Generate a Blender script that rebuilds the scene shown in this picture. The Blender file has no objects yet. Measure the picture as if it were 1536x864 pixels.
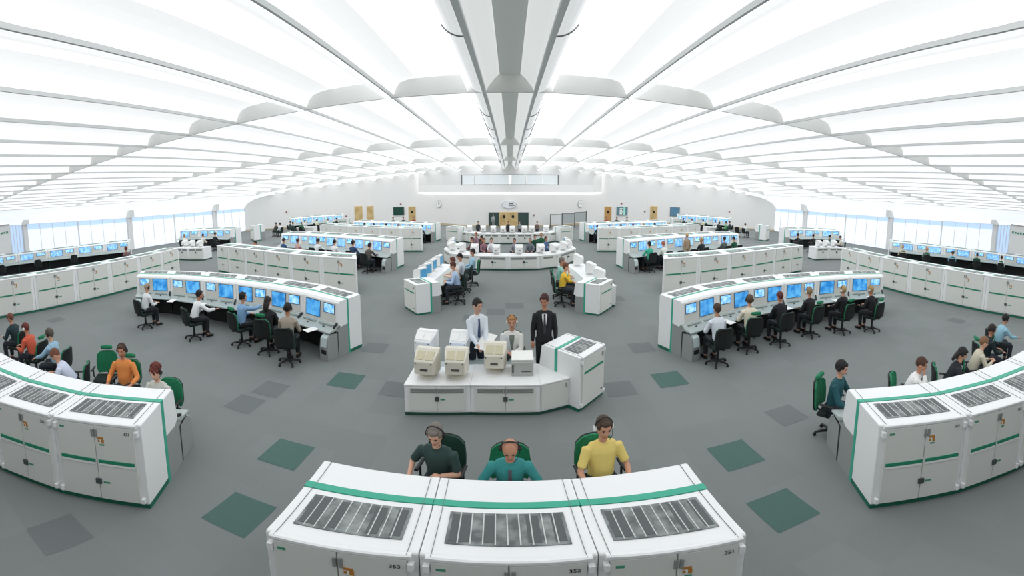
import bpy, bmesh, math, random
from mathutils import Vector, Matrix
random.seed(7)
K = 0.8                      # plan units to metres
SC = bpy.context.scene
COL = SC.collection
# ------------------------------------------------------------------ camera
F, ASP, CX, CY, PITCH = 603.4, 1.15, 765.0, 352.0, 0.125
cd = bpy.data.cameras.new('camera'); cd.type = 'PANO'
cd.panorama_type = 'EQUIRECTANGULAR'
cd.longitude_min = (0 - CX) / F; cd.longitude_max = (1536 - CX) / F
cd.latitude_max = CY / (F * ASP); cd.latitude_min = -(864 - CY) / (F * ASP)
cam = bpy.data.objects.new('camera', cd); COL.objects.link(cam)
cam.location = (0, 0, 5 * K); cam.rotation_euler = (math.radians(90) - PITCH, 0, 0)
SC.camera = cam
# ------------------------------------------------------------------ light and exposure
CEIL_E, CEIL_C = [0.88, 0.95, 1.05, 1.2, 1.3], (0.96, 0.98, 1.0)   # one strength per bay
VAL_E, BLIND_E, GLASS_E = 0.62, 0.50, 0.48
w = bpy.data.worlds.new('world'); SC.world = w; w.use_nodes = True
w.node_tree.nodes['Background'].inputs[0].default_value = (0.9, 0.95, 1, 1)
w.node_tree.nodes['Background'].inputs[1].default_value = 0.3
SC.view_settings.view_transform = 'Standard'; SC.view_settings.look = 'None'
SC.view_settings.exposure = 0.08; SC.view_settings.gamma = 1.0
SC.view_settings.use_curve_mapping = False
SC.cycles.use_denoising = True
SC.cycles.max_bounces = 8; SC.cycles.diffuse_bounces = 4
# ------------------------------------------------------------------ materials
def lin(c):
    return tuple((x / 255 / 12.92) if x / 255 <= .04045 else ((x / 255 + .055) / 1.055) ** 2.4 for x in c) + (1,)
MATS = {}
def mat(name, rgb, rough=.5, emit=0, metal=0, spec=.5):
    if name in MATS: return MATS[name]
    m = bpy.data.materials.new(name); m.use_nodes = True
    b = m.node_tree.nodes['Principled BSDF']
    b.inputs['Base Color'].default_value = lin(rgb); b.inputs['Roughness'].default_value = rough
    b.inputs['Metallic'].default_value = metal; b.inputs['Specular IOR Level'].default_value = spec
    if emit:
        b.inputs['Emission Color'].default_value = lin(rgb); b.inputs['Emission Strength'].default_value = emit
    MATS[name] = m; return m
def noisy(m, scale, c1, c2, emit=0, detail=2, lo=.35, hi=.65, kind='noise'):
    nt = m.node_tree; b = nt.nodes['Principled BSDF']
    tc = nt.nodes.new('ShaderNodeTexCoord'); n = nt.nodes.new('ShaderNodeTexNoise')
    n.inputs['Scale'].default_value = scale; n.inputs['Detail'].default_value = detail
    r = nt.nodes.new('ShaderNodeValToRGB')
    r.color_ramp.elements[0].position = lo; r.color_ramp.elements[1].position = hi
    r.color_ramp.elements[0].color = lin(c1); r.color_ramp.elements[1].color = lin(c2)
    g = nt.nodes.new('ShaderNodeNewGeometry')
    nt.links.new(g.outputs['Position'], n.inputs['Vector']); nt.links.new(n.outputs['Fac'], r.inputs['Fac'])
    nt.links.new(r.outputs['Color'], b.inputs['Base Color'])
    if emit: nt.links.new(r.outputs['Color'], b.inputs['Emission Color']); b.inputs['Emission Strength'].default_value = emit
    return m
white = mat('white_laminate', (243, 244, 244), .38)
whiteD = mat('white_door', (225, 226, 221), .42)
panelw = mat('screen_surround', (214, 214, 208), .5)
grey = mat('grey_laminate', (150, 154, 152), .5)
deskm = mat('desk_laminate', (176, 186, 182), .4)
green = mat('green_trim', (56, 172, 144), .45)
greenD = mat('plinth_green', (20, 110, 84), .5)
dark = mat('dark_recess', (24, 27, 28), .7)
seam = mat('seam_dark', (120, 124, 124), .6)
orange = mat('sticker_orange', (190, 130, 55), .6)
screenB = noisy(mat('radar_screen', (40, 140, 215), .25), 5, (36, 118, 188), (92, 170, 222), .72)
screenS = noisy(mat('data_screen', (80, 175, 235), .25), 9, (52, 146, 214), (170, 214, 244), .8)
screenF = noisy(mat('distant_screen', (110, 170, 220), .3), 7, (86, 150, 212), (150, 196, 236), .8)
bezel = mat('bezel_navy', (38, 52, 66), .4)
grille = noisy(mat('vent_grille', (120, 126, 126), .6), 7, (92, 98, 98), (150, 156, 154))
grilleL = mat('vent_grille_bar', (205, 208, 206), .5)
ventm = mat('louvre_grey', (130, 134, 130), .6)
beige = mat('crt_beige', (222, 217, 202), .5)
beigeV = mat('crt_vent', (196, 190, 160), .6)
crtw = mat('crt_white', (240, 240, 238), .45)
black = mat('black_plastic', (22, 24, 25), .5)
fabG = noisy(mat('chair_green', (22, 120, 80), .8), 60, (14, 104, 68), (28, 134, 92))
fabK = mat('chair_black', (18, 22, 22), .75)
paper = mat('paper', (245, 245, 240), .7)
wood = noisy(mat('door_wood', (206, 178, 122), .5), 3, (196, 166, 110), (216, 190, 138))
glassD = mat('dark_glass', (62, 82, 78), .15)
railm = mat('grey_metal', (120, 126, 126), .5)
ribm = mat('ceiling_rib_grey', (240, 241, 238), .7)
spinem = mat('spine_grey', (238, 241, 238), .7)
railc = mat('ceiling_rail_grey', (232, 234, 233), .6)
wallm = mat('wall_white', (241, 240, 238), .7)
red = mat('red_plastic', (190, 50, 50), .5)
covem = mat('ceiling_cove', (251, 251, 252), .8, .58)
panelms = []
for i_, e_ in enumerate(CEIL_E):
    pm_ = mat('luminous_ceiling_%d' % i_, (252, 253, 255), .8)
    pm_.node_tree.nodes['Principled BSDF'].inputs['Emission Color'].default_value = (*CEIL_C, 1)
    pm_.node_tree.nodes['Principled BSDF'].inputs['Emission Strength'].default_value = e_
    panelms.append(pm_)
diffm = mat('lamp_diffuser', (236, 237, 238), .6, .52)
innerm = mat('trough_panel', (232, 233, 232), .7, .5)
valm = mat('valance_added_glow', (248, 250, 252), .8, VAL_E)  # emission added so the valance band reads bright; not a lamp
blindm = mat('window_blind', (236, 243, 252), .8, BLIND_E)
bluem = mat('window_glass_blue', (190, 214, 242), .3, GLASS_E)
def carpet(name, c1, c2, cell):
    m = mat(name, c1, .85, spec=.35); nt = m.node_tree; b = nt.nodes['Principled BSDF']
    g = nt.nodes.new('ShaderNodeNewGeometry')
    sn = nt.nodes.new('ShaderNodeVectorMath'); sn.operation = 'SNAP'; sn.inputs[1].default_value = (cell, cell, 9)
    wn = nt.nodes.new('ShaderNodeTexWhiteNoise'); no = nt.nodes.new('ShaderNodeTexNoise'); no.inputs['Scale'].default_value = 60
    n2 = nt.nodes.new('ShaderNodeTexNoise'); n2.inputs['Scale'].default_value = .35
    nt.links.new(g.outputs['Position'], sn.inputs[0]); nt.links.new(sn.outputs[0], wn.inputs['Vector'])
    nt.links.new(g.outputs['Position'], no.inputs['Vector']); nt.links.new(g.outputs['Position'], n2.inputs['Vector'])
    a = nt.nodes.new('ShaderNodeMath'); a.operation = 'MULTIPLY_ADD'; a.inputs[1].default_value = .18; a.inputs[2].default_value = 0
    a2 = nt.nodes.new('ShaderNodeMath'); a2.operation = 'MULTIPLY_ADD'; a2.inputs[1].default_value = .45
    a3 = nt.nodes.new('ShaderNodeMath'); a3.operation = 'MULTIPLY_ADD'; a3.inputs[1].default_value = .35
    nt.links.new(wn.outputs['Value'], a.inputs[0]); nt.links.new(no.outputs['Fac'], a2.inputs[0]); nt.links.new(a.outputs[0], a2.inputs[2])
    nt.links.new(n2.outputs['Fac'], a3.inputs[0]); nt.links.new(a2.outputs[0], a3.inputs[2])
    mx = nt.nodes.new('ShaderNodeMix'); mx.data_type = 'RGBA'
    mx.inputs['A'].default_value = lin(c1); mx.inputs['B'].default_value = lin(c2)
    nt.links.new(a3.outputs[0], mx.inputs['Factor']); nt.links.new(mx.outputs['Result'], b.inputs['Base Color'])
    return m
carpetm = carpet('carpet_grey', (113, 118, 117), (136, 141, 140), .68)
carpetG = carpet('carpet_green', (70, 98, 93), (84, 112, 106), .68)
carpetF = carpet('carpet_faint', (102, 108, 108), (118, 123, 123), .68)
# ------------------------------------------------------------------ helpers
def W(x, y, z=0): return Vector((x * K, y * K, z * K))
def props(o, label=None, cat=None, group=None, kind=None):
    if label: o['label'] = label
    if cat: o['category'] = cat
    if group: o['group'] = group
    if kind: o['kind'] = kind
    return o
def empty(name, loc, label=None, cat=None, group=None, rz=0, scale=1):
    o = bpy.data.objects.new(name, None); COL.objects.link(o); o.empty_display_size = .1
    o.location = loc; o.rotation_euler = (0, 0, rz); o.scale = (scale,) * 3
    return props(o, label, cat, group)
class MB:
    def __init__(s): s.v = []; s.f = []; s.m = []
    def add(s, vs, fs, mi=0):
        n = len(s.v); s.v += [Vector(p) for p in vs]; s.f += [tuple(i + n for i in f) for f in fs]; s.m += [mi] * len(fs); return s
    def prism(s, f, prof, s0, s1, mi=0):
        n = len(prof)
        vs = [f(s0, v, z) for v, z in prof] + [f(s1, v, z) for v, z in prof]
        fs = [tuple(range(n)), tuple(range(2 * n - 1, n - 1, -1))] + [(i, i + n, (i + 1) % n + n, (i + 1) % n) for i in range(n)]
        return s.add(vs, fs, mi)
    def box(s, f, s0, s1, v0, v1, z0, z1, mi=0):
        return s.prism(f, [(v0, z0), (v0, z1), (v1, z1), (v1, z0)], s0, s1, mi)
    def tube(s, pts, rads, n=10, ref=(1, 0, 0), mi=0, cap=.5):
        pts = [Vector(p) for p in pts]; ref = Vector(ref); rings = []
        for i, p in enumerate(pts):
            t = (pts[min(i + 1, len(pts) - 1)] - pts[max(i - 1, 0)]).normalized()
            a = ref - ref.dot(t) * t
            if a.length < .05: a = Vector((0, 1, 0)) - Vector((0, 1, 0)).dot(t) * t
            a.normalize(); b = t.cross(a); r = rads[i] if isinstance(rads, (list, tuple)) else rads
            ra, rb = r if isinstance(r, (list, tuple)) else (r, r)
            rings.append([p + a * ra * math.cos(2 * math.pi * k / n) + b * rb * math.sin(2 * math.pi * k / n) for k in range(n)])
            if i == 0: e0 = p - t * min(ra, rb) * cap
            if i == len(pts) - 1: e1 = p + t * min(ra, rb) * cap
        vs = [q for r in rings for q in r] + [e0, e1]; L = len(pts); fs = []
        for i in range(L - 1):
            for k in range(n): fs.append((i * n + k, i * n + (k + 1) % n, (i + 1) * n + (k + 1) % n, (i + 1) * n + k))
        for k in range(n):
            fs.append((L * n, (k + 1) % n, k)); fs.append((L * n + 1, (L - 1) * n + k, (L - 1) * n + (k + 1) % n))
        return s.add(vs, fs, mi)
    def ball(s, c, r, nu=16, nv=10, mi=0, M=None):
        c = Vector(c); rx, ry, rz = r if isinstance(r, (list, tuple)) else (r, r, r); vs = []
        for j in range(1, nv):
            th = math.pi * j / nv
            for i in range(nu):
                ph = 2 * math.pi * i / nu
                vs.append(Vector((rx * math.sin(th) * math.cos(ph), ry * math.sin(th) * math.sin(ph), rz * math.cos(th))))
        vs += [Vector((0, 0, rz)), Vector((0, 0, -rz))]
        if M: vs = [M @ q for q in vs]
        vs = [c + q for q in vs]; fs = []
        for j in range(nv - 2):
            for i in range(nu): fs.append((j * nu + i, (j + 1) * nu + i, (j + 1) * nu + (i + 1) % nu, j * nu + (i + 1) % nu))
        T = (nv - 1) * nu
        for i in range(nu): fs.append((T, i, (i + 1) % nu)); fs.append((T + 1, (nv - 2) * nu + (i + 1) % nu, (nv - 2) * nu + i))
        return s.add(vs, fs, mi)
    def mesh(s, name, mats, org=None, fix=True):
        me = bpy.data.meshes.new(name); org = org or Vector((0, 0, 0))
        me.from_pydata([tuple(p - org) for p in s.v], [], s.f); me.update()
        if not isinstance(mats, (list, tuple)): mats = [mats]
        for m in mats: me.materials.append(m)
        for p, i in zip(me.polygons, s.m): p.material_index = i
        if fix:
            bm = bmesh.new(); bm.from_mesh(me); bmesh.ops.recalc_face_normals(bm, faces=bm.faces); bm.to_mesh(me); bm.free()
        return me
    def build(s, name, mats, parent=None, org=None, bevel=0, smooth=False, fix=True):
        o = bpy.data.objects.new(name, s.mesh(name, mats, org, fix)); COL.objects.link(o)
        if parent: o.parent = parent
        elif org: o.location = org
        if smooth:
            for p in o.data.polygons: p.use_smooth = True
        if bevel:
            b = o.modifiers.new('bevel', 'BEVEL'); b.width = bevel; b.segments = 2; b.limit_method = 'ANGLE'
        return o
def loc_f(x, y, z): return Vector((x, y, z))
def struct(name, mb, mats, **k): return props(mb.build(name, mats, **k), kind='structure')
def copy_tree(o, parent=None):
    c = o.copy(); COL.objects.link(c); c.parent = parent
    for ch in list(o.children): copy_tree(ch, c)
    return c
def lerp(a, b, t): return (a[0] + (b[0] - a[0]) * t, a[1] + (b[1] - a[1]) * t)
def interp(x, tab):
    if x <= tab[0][0]: return tab[0][1]
    for (a, va), (b, vb) in zip(tab, tab[1:]):
        if x <= b: return va + (vb - va) * (x - a) / (b - a)
    return tab[-1][1]
ORD = ['first', 'second', 'third', 'fourth', 'fifth', 'sixth', 'seventh', 'eighth', 'ninth', 'tenth']
def text(s, p, xdir, nrm, size, m, name, parent, org, align='CENTER'):
    c = bpy.data.curves.new(name, 'FONT'); c.body = s; c.size = size; c.align_x = align; c.align_y = 'CENTER'; c.extrude = .001
    c.materials.append(m); o = bpy.data.objects.new(name, c); COL.objects.link(o)
    x = Vector(xdir).normalized(); n = Vector(nrm).normalized(); y = n.cross(x).normalized()
    dg = bpy.context.evaluated_depsgraph_get(); me = bpy.data.meshes.new_from_object(o.evaluated_get(dg)); me.name = name
    bpy.data.objects.remove(o); bpy.data.curves.remove(c); o = bpy.data.objects.new(name, me); COL.objects.link(o)
    M = Matrix((x, y, n)).transposed().to_4x4(); o.rotation_euler = M.to_euler()
    if parent: o.parent = parent; o.location = p - org
    else: o.location = p
    return o
# ================================================================== ROOM
m = MB(); m.add([W(-46, -6), W(46, -6), W(46, 54), W(-46, 54)], [(0, 1, 2, 3)]); struct('floor', m, carpetm)
def tile(q, mt):
    m = MB(); m.add([W(x, y, .004) for x, y in q], [(0, 1, 2, 3)]); props(m.build('floor_tile', mt), kind='structure')
for x, y in ((-4.42, 3.98), (-4.72, 5.9), (-4.95, 9.5), (3.88, 5.85), (3.66, 4.05), (4.0, 9.6)):
    tile([(x, y), (x + .86, y), (x + .86, y + .88), (x, y + .88)], carpetG)
for x, y in ((-1.0, 16.25), (-19.35, 8.0), (18.1, 8.2), (-6.8, 7.3), (-3.4, 9.4), (2.5, 9.45), (-6.0, 1.7), (-6.65, 8.3), (-4.9, 12), (4.0, 12.05),
             (-5.2, 20), (5.0, 21), (-.2, 17.1), (-1.9, 15.4), (5.9, 6.7), (-5.6, 22.6), (4.6, 17.8), (-22.5, 33), (24, 33.5)):
    tile([(x, y), (x + .8, y), (x + .8, y + .8), (x, y + .8)], carpetF)
def gfan(Y): return (max(Y, .3) / 8.1) ** .135
WX = [(-6, 42), (0, 42), (13, 41.5), (20, 40.5), (26, 39), (36, 35.6), (43.6, 33.5), (52, 30)]
ZW = [(-6, 5.1), (0, 4.9), (13, 4.2), (20, 3.75), (26, 3.38), (36, 2.93), (43.6, 2.70), (52, 2.4)]
def XE(Y): return min(31.9 * gfan(Y), interp(Y, WX) - 3.0)
def ZE(Y): return 5.95 - .042 * Y
def cbase(X, Y):
    b = 6.6 - .008 * Y - .00027 * Y * Y; X = abs(X); xe = XE(Y)
    return b - (b - ZE(Y)) * min(1.2, X / xe) ** 2.0
P1 = [.50, 2.34, 4.35, 6.35, 8.07, 9.9, 11.65] + [11.65 + 1.84 * i for i in range(1, 12)]
ROWS = [-5, 8.1, 19.4, 30.7, 42, 50.5]
RISE = .31
PROF = [(0, 0), (.005, .6), (.02, .95), (.06, 1), (.3, 1.03), (.68, 1.0), (.80, .95), (.90, .82), (.955, .5), (1, 0)]
def yseg(r):
    a, b = ROWS[r], ROWS[r + 1]
    if r == 0: return [-5, .3, .6, 1, 1.5, 2.1, 2.8, 3.6, 4.5, 5.6, 6.8, b - .02]
    return [a + .02 + (b - .04 - a) * i / 5 for i in range(6)]
def cx_(n, Y): return min(P1[n] * gfan(Y), XE(Y))
for r in range(5):
    flat = MB(); cove = MB(); ys = yseg(r)
    for sg in (-1, 1):
        for n in range(len(P1) - 1):
            grid = []
            for Y in ys:
                a, b = cx_(n, Y), cx_(n + 1, Y)
                if b - a < .05: grid.append(None); continue
                if n == 0: a += .32
                grid.append([W(sg * (a + (b - a) * t), Y, cbase(a + (b - a) * t, Y) + RISE * q) for t, q in PROF])
            for g0, g1 in zip(grid, grid[1:]):
                if not g0 or not g1: continue
                for i in range(len(PROF) - 1):
                    tgt = flat if 2 < i < 5 else cove
                    tgt.add([g0[i], g0[i + 1], g1[i + 1], g1[i]], [(0, 1, 2, 3)])
    for tgt, mt in ((flat, panelms[r]), (cove, covem)):
        o = struct('ceiling', tgt, mt, fix=False)
# ribs
for r in range(1, 5):
    Y = ROWS[r]; m = MB(); N = 60; xe = XE(Y); xs = [-xe + 2 * xe * i / N for i in range(N + 1)]
    def zb(X): return cbase(X, Y)
    for y0, y1 in ((Y - .03, Y + .03),):
        vs = []
        for X in xs: vs += [W(X, y0, zb(X) - .02), W(X, y0, zb(X) + RISE + .1), W(X, y1, zb(X) + RISE + .1), W(X, y1, zb(X) - .02)]
        fs = []
        for i in range(N):
            for k in range(4): fs.append((4 * i + k, 4 * i + (k + 1) % 4, 4 * i + 4 + (k + 1) % 4, 4 * i + 4 + k))
        m.add(vs, fs)
    struct('ceiling_rib', m, ribm)
# purlins with their light strip
for sg in (-1, 1):
    for n in range(1, len(P1)):
        m = MB(); hw = .015
        for r in range(5):
            ys = yseg(r); vs = []; fs = []; k = 0
            for Y in ys:
                X = cx_(n, Y)
                if n > 1 and X - cx_(n - 1, Y) < .05: continue
                z = cbase(X, Y)
                vs += [W(sg * (X - hw), Y, z - .03), W(sg * (X + hw), Y, z - .03), W(sg * (X + hw), Y, z + .04), W(sg * (X - hw), Y, z + .04)]; k += 1
            for i in range(k - 1):
                for q in range(4): fs.append((4 * i + q, 4 * i + (q + 1) % 4, 4 * i + 4 + (q + 1) % 4, 4 * i + 4 + q))
            if k > 1: m.add(vs, fs)
            if n < 3 and k > 1:   # rounded diffuser strip on the outer side
                pts = [W(sg * (cx_(n, Y) + .12), Y, cbase(cx_(n, Y), Y) + .04) for Y in ys]
                m.tube(pts, .075, 10, (1, 0, 0), 1, 0)
        struct('ceiling_beam', m, [railc, mat('strip_diffuser', (248, 248, 249), .6, .72)])
# central spine: beam, sloped trough panels, rails and rounded diffusers
m = MB()
for r in range(5):
    a, b = ROWS[r] + .03, ROWS[r + 1] - .03
    m.add([W(s_, y, cbase(0, y) + z) for y in (a, b) for s_, z in ((-.2, .30), (.2, .30), (.2, .42), (-.2, .42))],
          [(0, 1, 2, 3), (4, 5, 6, 7), (0, 1, 5, 4), (1, 2, 6, 5), (2, 3, 7, 6), (3, 0, 4, 7)])
struct('ceiling_spine', m, spinem)
for r in range(5):
    a, b = ROWS[r] + .04, ROWS[r + 1] - .04
    for sg in (-1, 1):
        root = empty('ceiling_light', W(sg * .6, (a + b) / 2, 6.5), 'luminous trough, %s bay of the grey ceiling spine, side %s the ramp railing' % (ORD[r], 'away from' if sg < 0 else 'nearer'), 'ceiling light', 'luminous troughs along the ceiling spine')
        og = root.location
        ysr = [a + (b - a) * i / 6 for i in range(7)]
        def strip(prof, nm, mt):
            q = MB(); g = [[W(sg * x, y, cbase(0, y) + z) for x, z in prof] for y in ysr]
            for g0, g1 in zip(g, g[1:]):
                for i in range(len(prof) - 1): q.add([g0[i], g0[i + 1], g1[i + 1], g1[i]], [(0, 1, 2, 3)])
            return q.build(nm, mt, root, og, fix=False)
        strip([(.2, .31), (.30, .22), (.42, .08), (.46, .0), (.47, -.02)], 'trough_panel', innerm)
        strip([(.46, .02), (.46, -.05), (.53, -.05), (.53, .02), (.46, .02)], 'rail', mat('trough_rail_grey', (246, 247, 246), .6))
        arc = [(.53 + .30 * math.sin(t * math.pi / 2 / 7) , -.03 + .33 * (1 - math.cos(t * math.pi / 2 / 7))) for t in range(8)]
        strip(arc, 'diffuser', diffm)
        for k in range(1, 4):
            y = a + (b - a) * k / 4; q = MB()
            q.tube([W(sg * (x + .004), y, cbase(0, y) + z - .006) for x, z in arc], .008, 6)
            q.build('joint_ring', seam, root, og)
# side valances, window walls
def zw(Y): return interp(Y, ZW)
def xw(Y): return interp(Y, WX)
YV = [-5, 0, 4, 8, 13, 17, 20, 23, 26, 29, 32, 36, 40, 43.6, 47]
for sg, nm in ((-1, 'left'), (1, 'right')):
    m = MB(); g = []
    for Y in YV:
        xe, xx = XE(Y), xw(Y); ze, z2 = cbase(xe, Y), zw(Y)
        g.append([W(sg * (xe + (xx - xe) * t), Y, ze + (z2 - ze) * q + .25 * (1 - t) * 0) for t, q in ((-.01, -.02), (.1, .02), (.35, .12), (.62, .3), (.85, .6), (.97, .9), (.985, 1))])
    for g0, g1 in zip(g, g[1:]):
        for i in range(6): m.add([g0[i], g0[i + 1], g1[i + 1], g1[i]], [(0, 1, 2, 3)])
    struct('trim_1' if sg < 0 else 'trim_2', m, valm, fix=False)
    # wall shell outside the windows
    m = MB()
    for a, b in zip(YV, YV[1:]):
        m.add([W(sg * (xw(a) + .25), a, 0), W(sg * (xw(b) + .25), b, 0), W(sg * (xw(b) + .25), b, zw(b) + 1.6), W(sg * (xw(a) + .25), a, zw(a) + 1.6)], [(0, 1, 2, 3)])
    struct('wall_' + nm, m, wallm)
    # columns with grey beam stubs on the valance
    for Y in (3, 15.6, 27.6, 38.5):
        m = MB(); xx = xw(Y); f = lambda s, v, z: W(sg * (xx - .02 + s), Y + v, z)
        m.box(f, -.35, .3, -.22, .22, 0, zw(Y) + .05); struct('column', m, wallm)
        m = MB(); f = lambda s, v, z: W(sg * (xx + s), Y + v, z); m.box(f, -.75, .1, -.32, .32, zw(Y) - .02, zw(Y) + .75); struct('beam', m, ribm)
    wn = 0
    for a, b in ((-4.5, 2.7), (3.3, 13.2), (14.0, 15.3), (15.9, 21.6), (21.7, 27.3), (27.9, 33), (33.1, 38.2), (38.8, 43.5)):
        n = 4; ysw = [a + (b - a) * i / n for i in range(n + 1)]; door = (a == 14.0)
        wn += 1; m = MB(); zb_ = .35 if not door else .9
        def sheet(z0f, z1f, mi, off=0.0):
            for p, q in zip(ysw, ysw[1:]):
                m.add([W(sg * (xw(y) - off), y, zf(y)) for y, zf in ((p, z0f), (q, z0f), (q, z1f), (p, z1f))], [(0, 1, 2, 3)], mi)
        if door: sheet(lambda y: zb_, lambda y: zw(y) - .02, 1)
        else:
            sheet(lambda y: 0.02, lambda y: zw(y) * .86, 0, .05); sheet(lambda y: zw(y) * .86, lambda y: zw(y) - .02, 1)
        fr = MB()
        for i, y in enumerate(ysw):
            f = lambda s, v, z: W(sg * (xw(y) - .06 + s), y + v, z)
            fr.box(f, -.02, .03, -.03, .03, 0, zw(y))
        wo = struct('window_%d' % (wn + (8 if sg > 0 else 0)), m, [blindm, bluem], fix=False)
        fo = fr.build('window_frame', wallm, wo)
# back wall
BW = [(-34.0, 43.0), (-23.8, 48.3), (-17.8, 50), (-9.2, 49.2), (-5.2, 46.6), (5.2, 46.6), (9.2, 49.2), (17.8, 50), (23.8, 48.3), (34.0, 43.0)]
m = MB()
for (x0, y0), (x1, y1) in zip(BW, BW[1:]): m.add([W(x0, y0, 0), W(x1, y1, 0), W(x1, y1, 6.4), W(x0, y0, 6.4)], [(0, 1, 2, 3)])
struct('wall_back', m, wallm)
m = MB()
for (x0, y0), (x1, y1) in zip(BW, BW[1:]):
    m.add([W(x0, y0 - .06, 0), W(x1, y1 - .06, 0), W(x1, y1 - .06, .14), W(x0, y0 - .06, .14)], [(0, 1, 2, 3)])
struct('baseboard_back', m, mat('skirting_tan', (205, 186, 150), .6))
m = MB(); m.add([W(-46, -5, 0), W(46, -5, 0), W(46, -5, 9), W(-46, -5, 9)], [(0, 1, 2, 3)]); struct('wall_front', m, mat('wall_grey', (96, 98, 98), .8))
# viewing gallery bulging from the back wall
GP = [(-11.3, 49), (-9.8, 46.9), (-7.6, 45.7), (-5.45, 44.9), (0, 44.5), (5.45, 44.9), (7.6, 45.7), (9.8, 46.9), (11.3, 49)]
gal = empty('viewing_gallery', W(0, 46, 3.3), 'curved white viewing gallery with a strip window, high on the back wall', 'gallery'); og = gal.location
m = MB(); n = len(GP)
def ring(z0, z1, o0=0, o1=0, mb=None):
    for (x0, y0), (x1, y1) in zip(GP, GP[1:]):
        mb.add([W(x0, y0 - o0, z0), W(x1, y1 - o0, z0), W(x1, y1 - o1, z1), W(x0, y0 - o1, z1)], [(0, 1, 2, 3)])
ring(3.50, 4.26, .12, 0, m); ring(5.24, 6.2, 0, 0, m)
q = MB(); ring(3.33, 3.50, .02, .14, q); q.build('cove_light', mat('cove_light', (250, 250, 252), .6, .9), gal, og)
q = MB(); q.add([W(x, y - .02, 3.33) for x, y in GP], [tuple(range(n))]); q.build('soffit_added_glow', mat('soffit_added_glow', (250, 250, 252), .6, 1.1), gal, og)  # glowing underside added to brighten the wall beneath the gallery
for i in (0, 1, 2, 5, 6, 7):
    (x0, y0), (x1, y1) = GP[i], GP[i + 1]; m.add([W(x0, y0, 4.26), W(x1, y1, 4.26), W(x1, y1, 5.24), W(x0, y0, 5.24)], [(0, 1, 2, 3)])
m.build('gallery_wall', wallm, gal, og)
gl = mat('gallery_glass', (214, 220, 222), .1, .35)
wb = [-5.4, -3.95, -2.1, -.12, .12, 1.75, 3.65, 5.4]
def gy(x): return 44.9 - .4 * (1 - abs(x) / 5.45)
for a, b in zip(wb, wb[1:]):
    if b - a < .5: continue
    q = MB(); q.add([W(a + .06, gy(a) + .05, 4.3), W(b - .06, gy(b) + .05, 4.3), W(b - .06, gy(b) + .05, 5.2), W(a + .06, gy(a) + .05, 5.2)], [(0, 1, 2, 3)])
    wo = q.build('window_pane', gl, gal, og)
for i, x in enumerate(wb):
    q = MB(); f = lambda s, v, z: W(x + s, gy(x) + v, z); hw = .07 if i in (0, 7) else .035
    q.box(f, -hw, hw, -.03, .08, 4.26, 5.24); q.build('mullion', railm if i in (0, 3, 4, 7) else mat('mullion_light', (170, 176, 176), .5), gal, og)
q = MB(); f = lambda s, v, z: W(s, 0, z)
for z in (4.27, 5.22):
    for (x0, y0), (x1, y1) in zip(GP[3:6], GP[4:6]): q.add([W(x0, y0 - .03, z - .025), W(x1, y1 - .03, z - .025), W(x1, y1 - .03, z + .025), W(x0, y0 - .03, z + .025)], [(0, 1, 2, 3)])
q.build('window_rail', mat('mullion_light', (170, 176, 176)), gal, og)
# things on the back wall (x, y, facing frame): local frame builder
def wall_frame(x):
    for (x0, y0), (x1, y1) in zip(BW, BW[1:]):
        if x0 <= x <= x1:
            t = (x - x0) / (x1 - x0); y = y0 + (y1 - y0) * t; d = Vector((x1 - x0, y1 - y0, 0)).normalized(); nn = Vector((d.y, -d.x, 0))
            p0 = W(x, y, 0)
            return (lambda s, v, z: p0 + d * (s * K) + nn * (-v * K) + Vector((0, 0, z * K))), p0, d, nn
def door_obj(n, x, w_, z0, z1, leaves=1, port=True, m_=None, label=None):
    f, p0, d, nn = wall_frame(x); r = empty('door_%d' % n, p0); r['kind'] = 'structure'
    q = MB(); q.box(f, -w_ / 2 - .06, w_ / 2 + .06, -.06, 0, z0, z1 + .06); q.build('door_frame', mat('door_frame_cream', (226, 206, 160), .5), r, p0)
    for k in range(leaves):
        a = -w_ / 2 + k * w_ / leaves; b = a + w_ / leaves
        q = MB(); q.box(f, a + .01, b - .01, -.1, -.04, z0, z1); lf = q.build('door_leaf', m_ or wood, r, p0)
        if port:
            c = (a + b) / 2; zc = z1 - (z1 - z0) * .3; rr = .16
            q = MB(); q.add([f(c + rr * math.cos(t * math.pi / 10), -.12, zc + rr * math.sin(t * math.pi / 10)) for t in range(20)] + [f(c + rr * math.cos(t * math.pi / 10), -.09, zc + rr * math.sin(t * math.pi / 10)) for t in range(20)],
                            [tuple(range(20))] + [(t, (t + 1) % 20, 20 + (t + 1) % 20, 20 + t) for t in range(20)]); q.build('porthole', dark, lf, p0)
            q = MB(); q.box(f, c - .015, c + .015, -.13, -.1, z0 + .5, z0 + .62); q.build('handle', railm, lf, p0)
    return r
door_obj(1, -.17, 2.05, 0, 1.40, 2)
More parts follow.
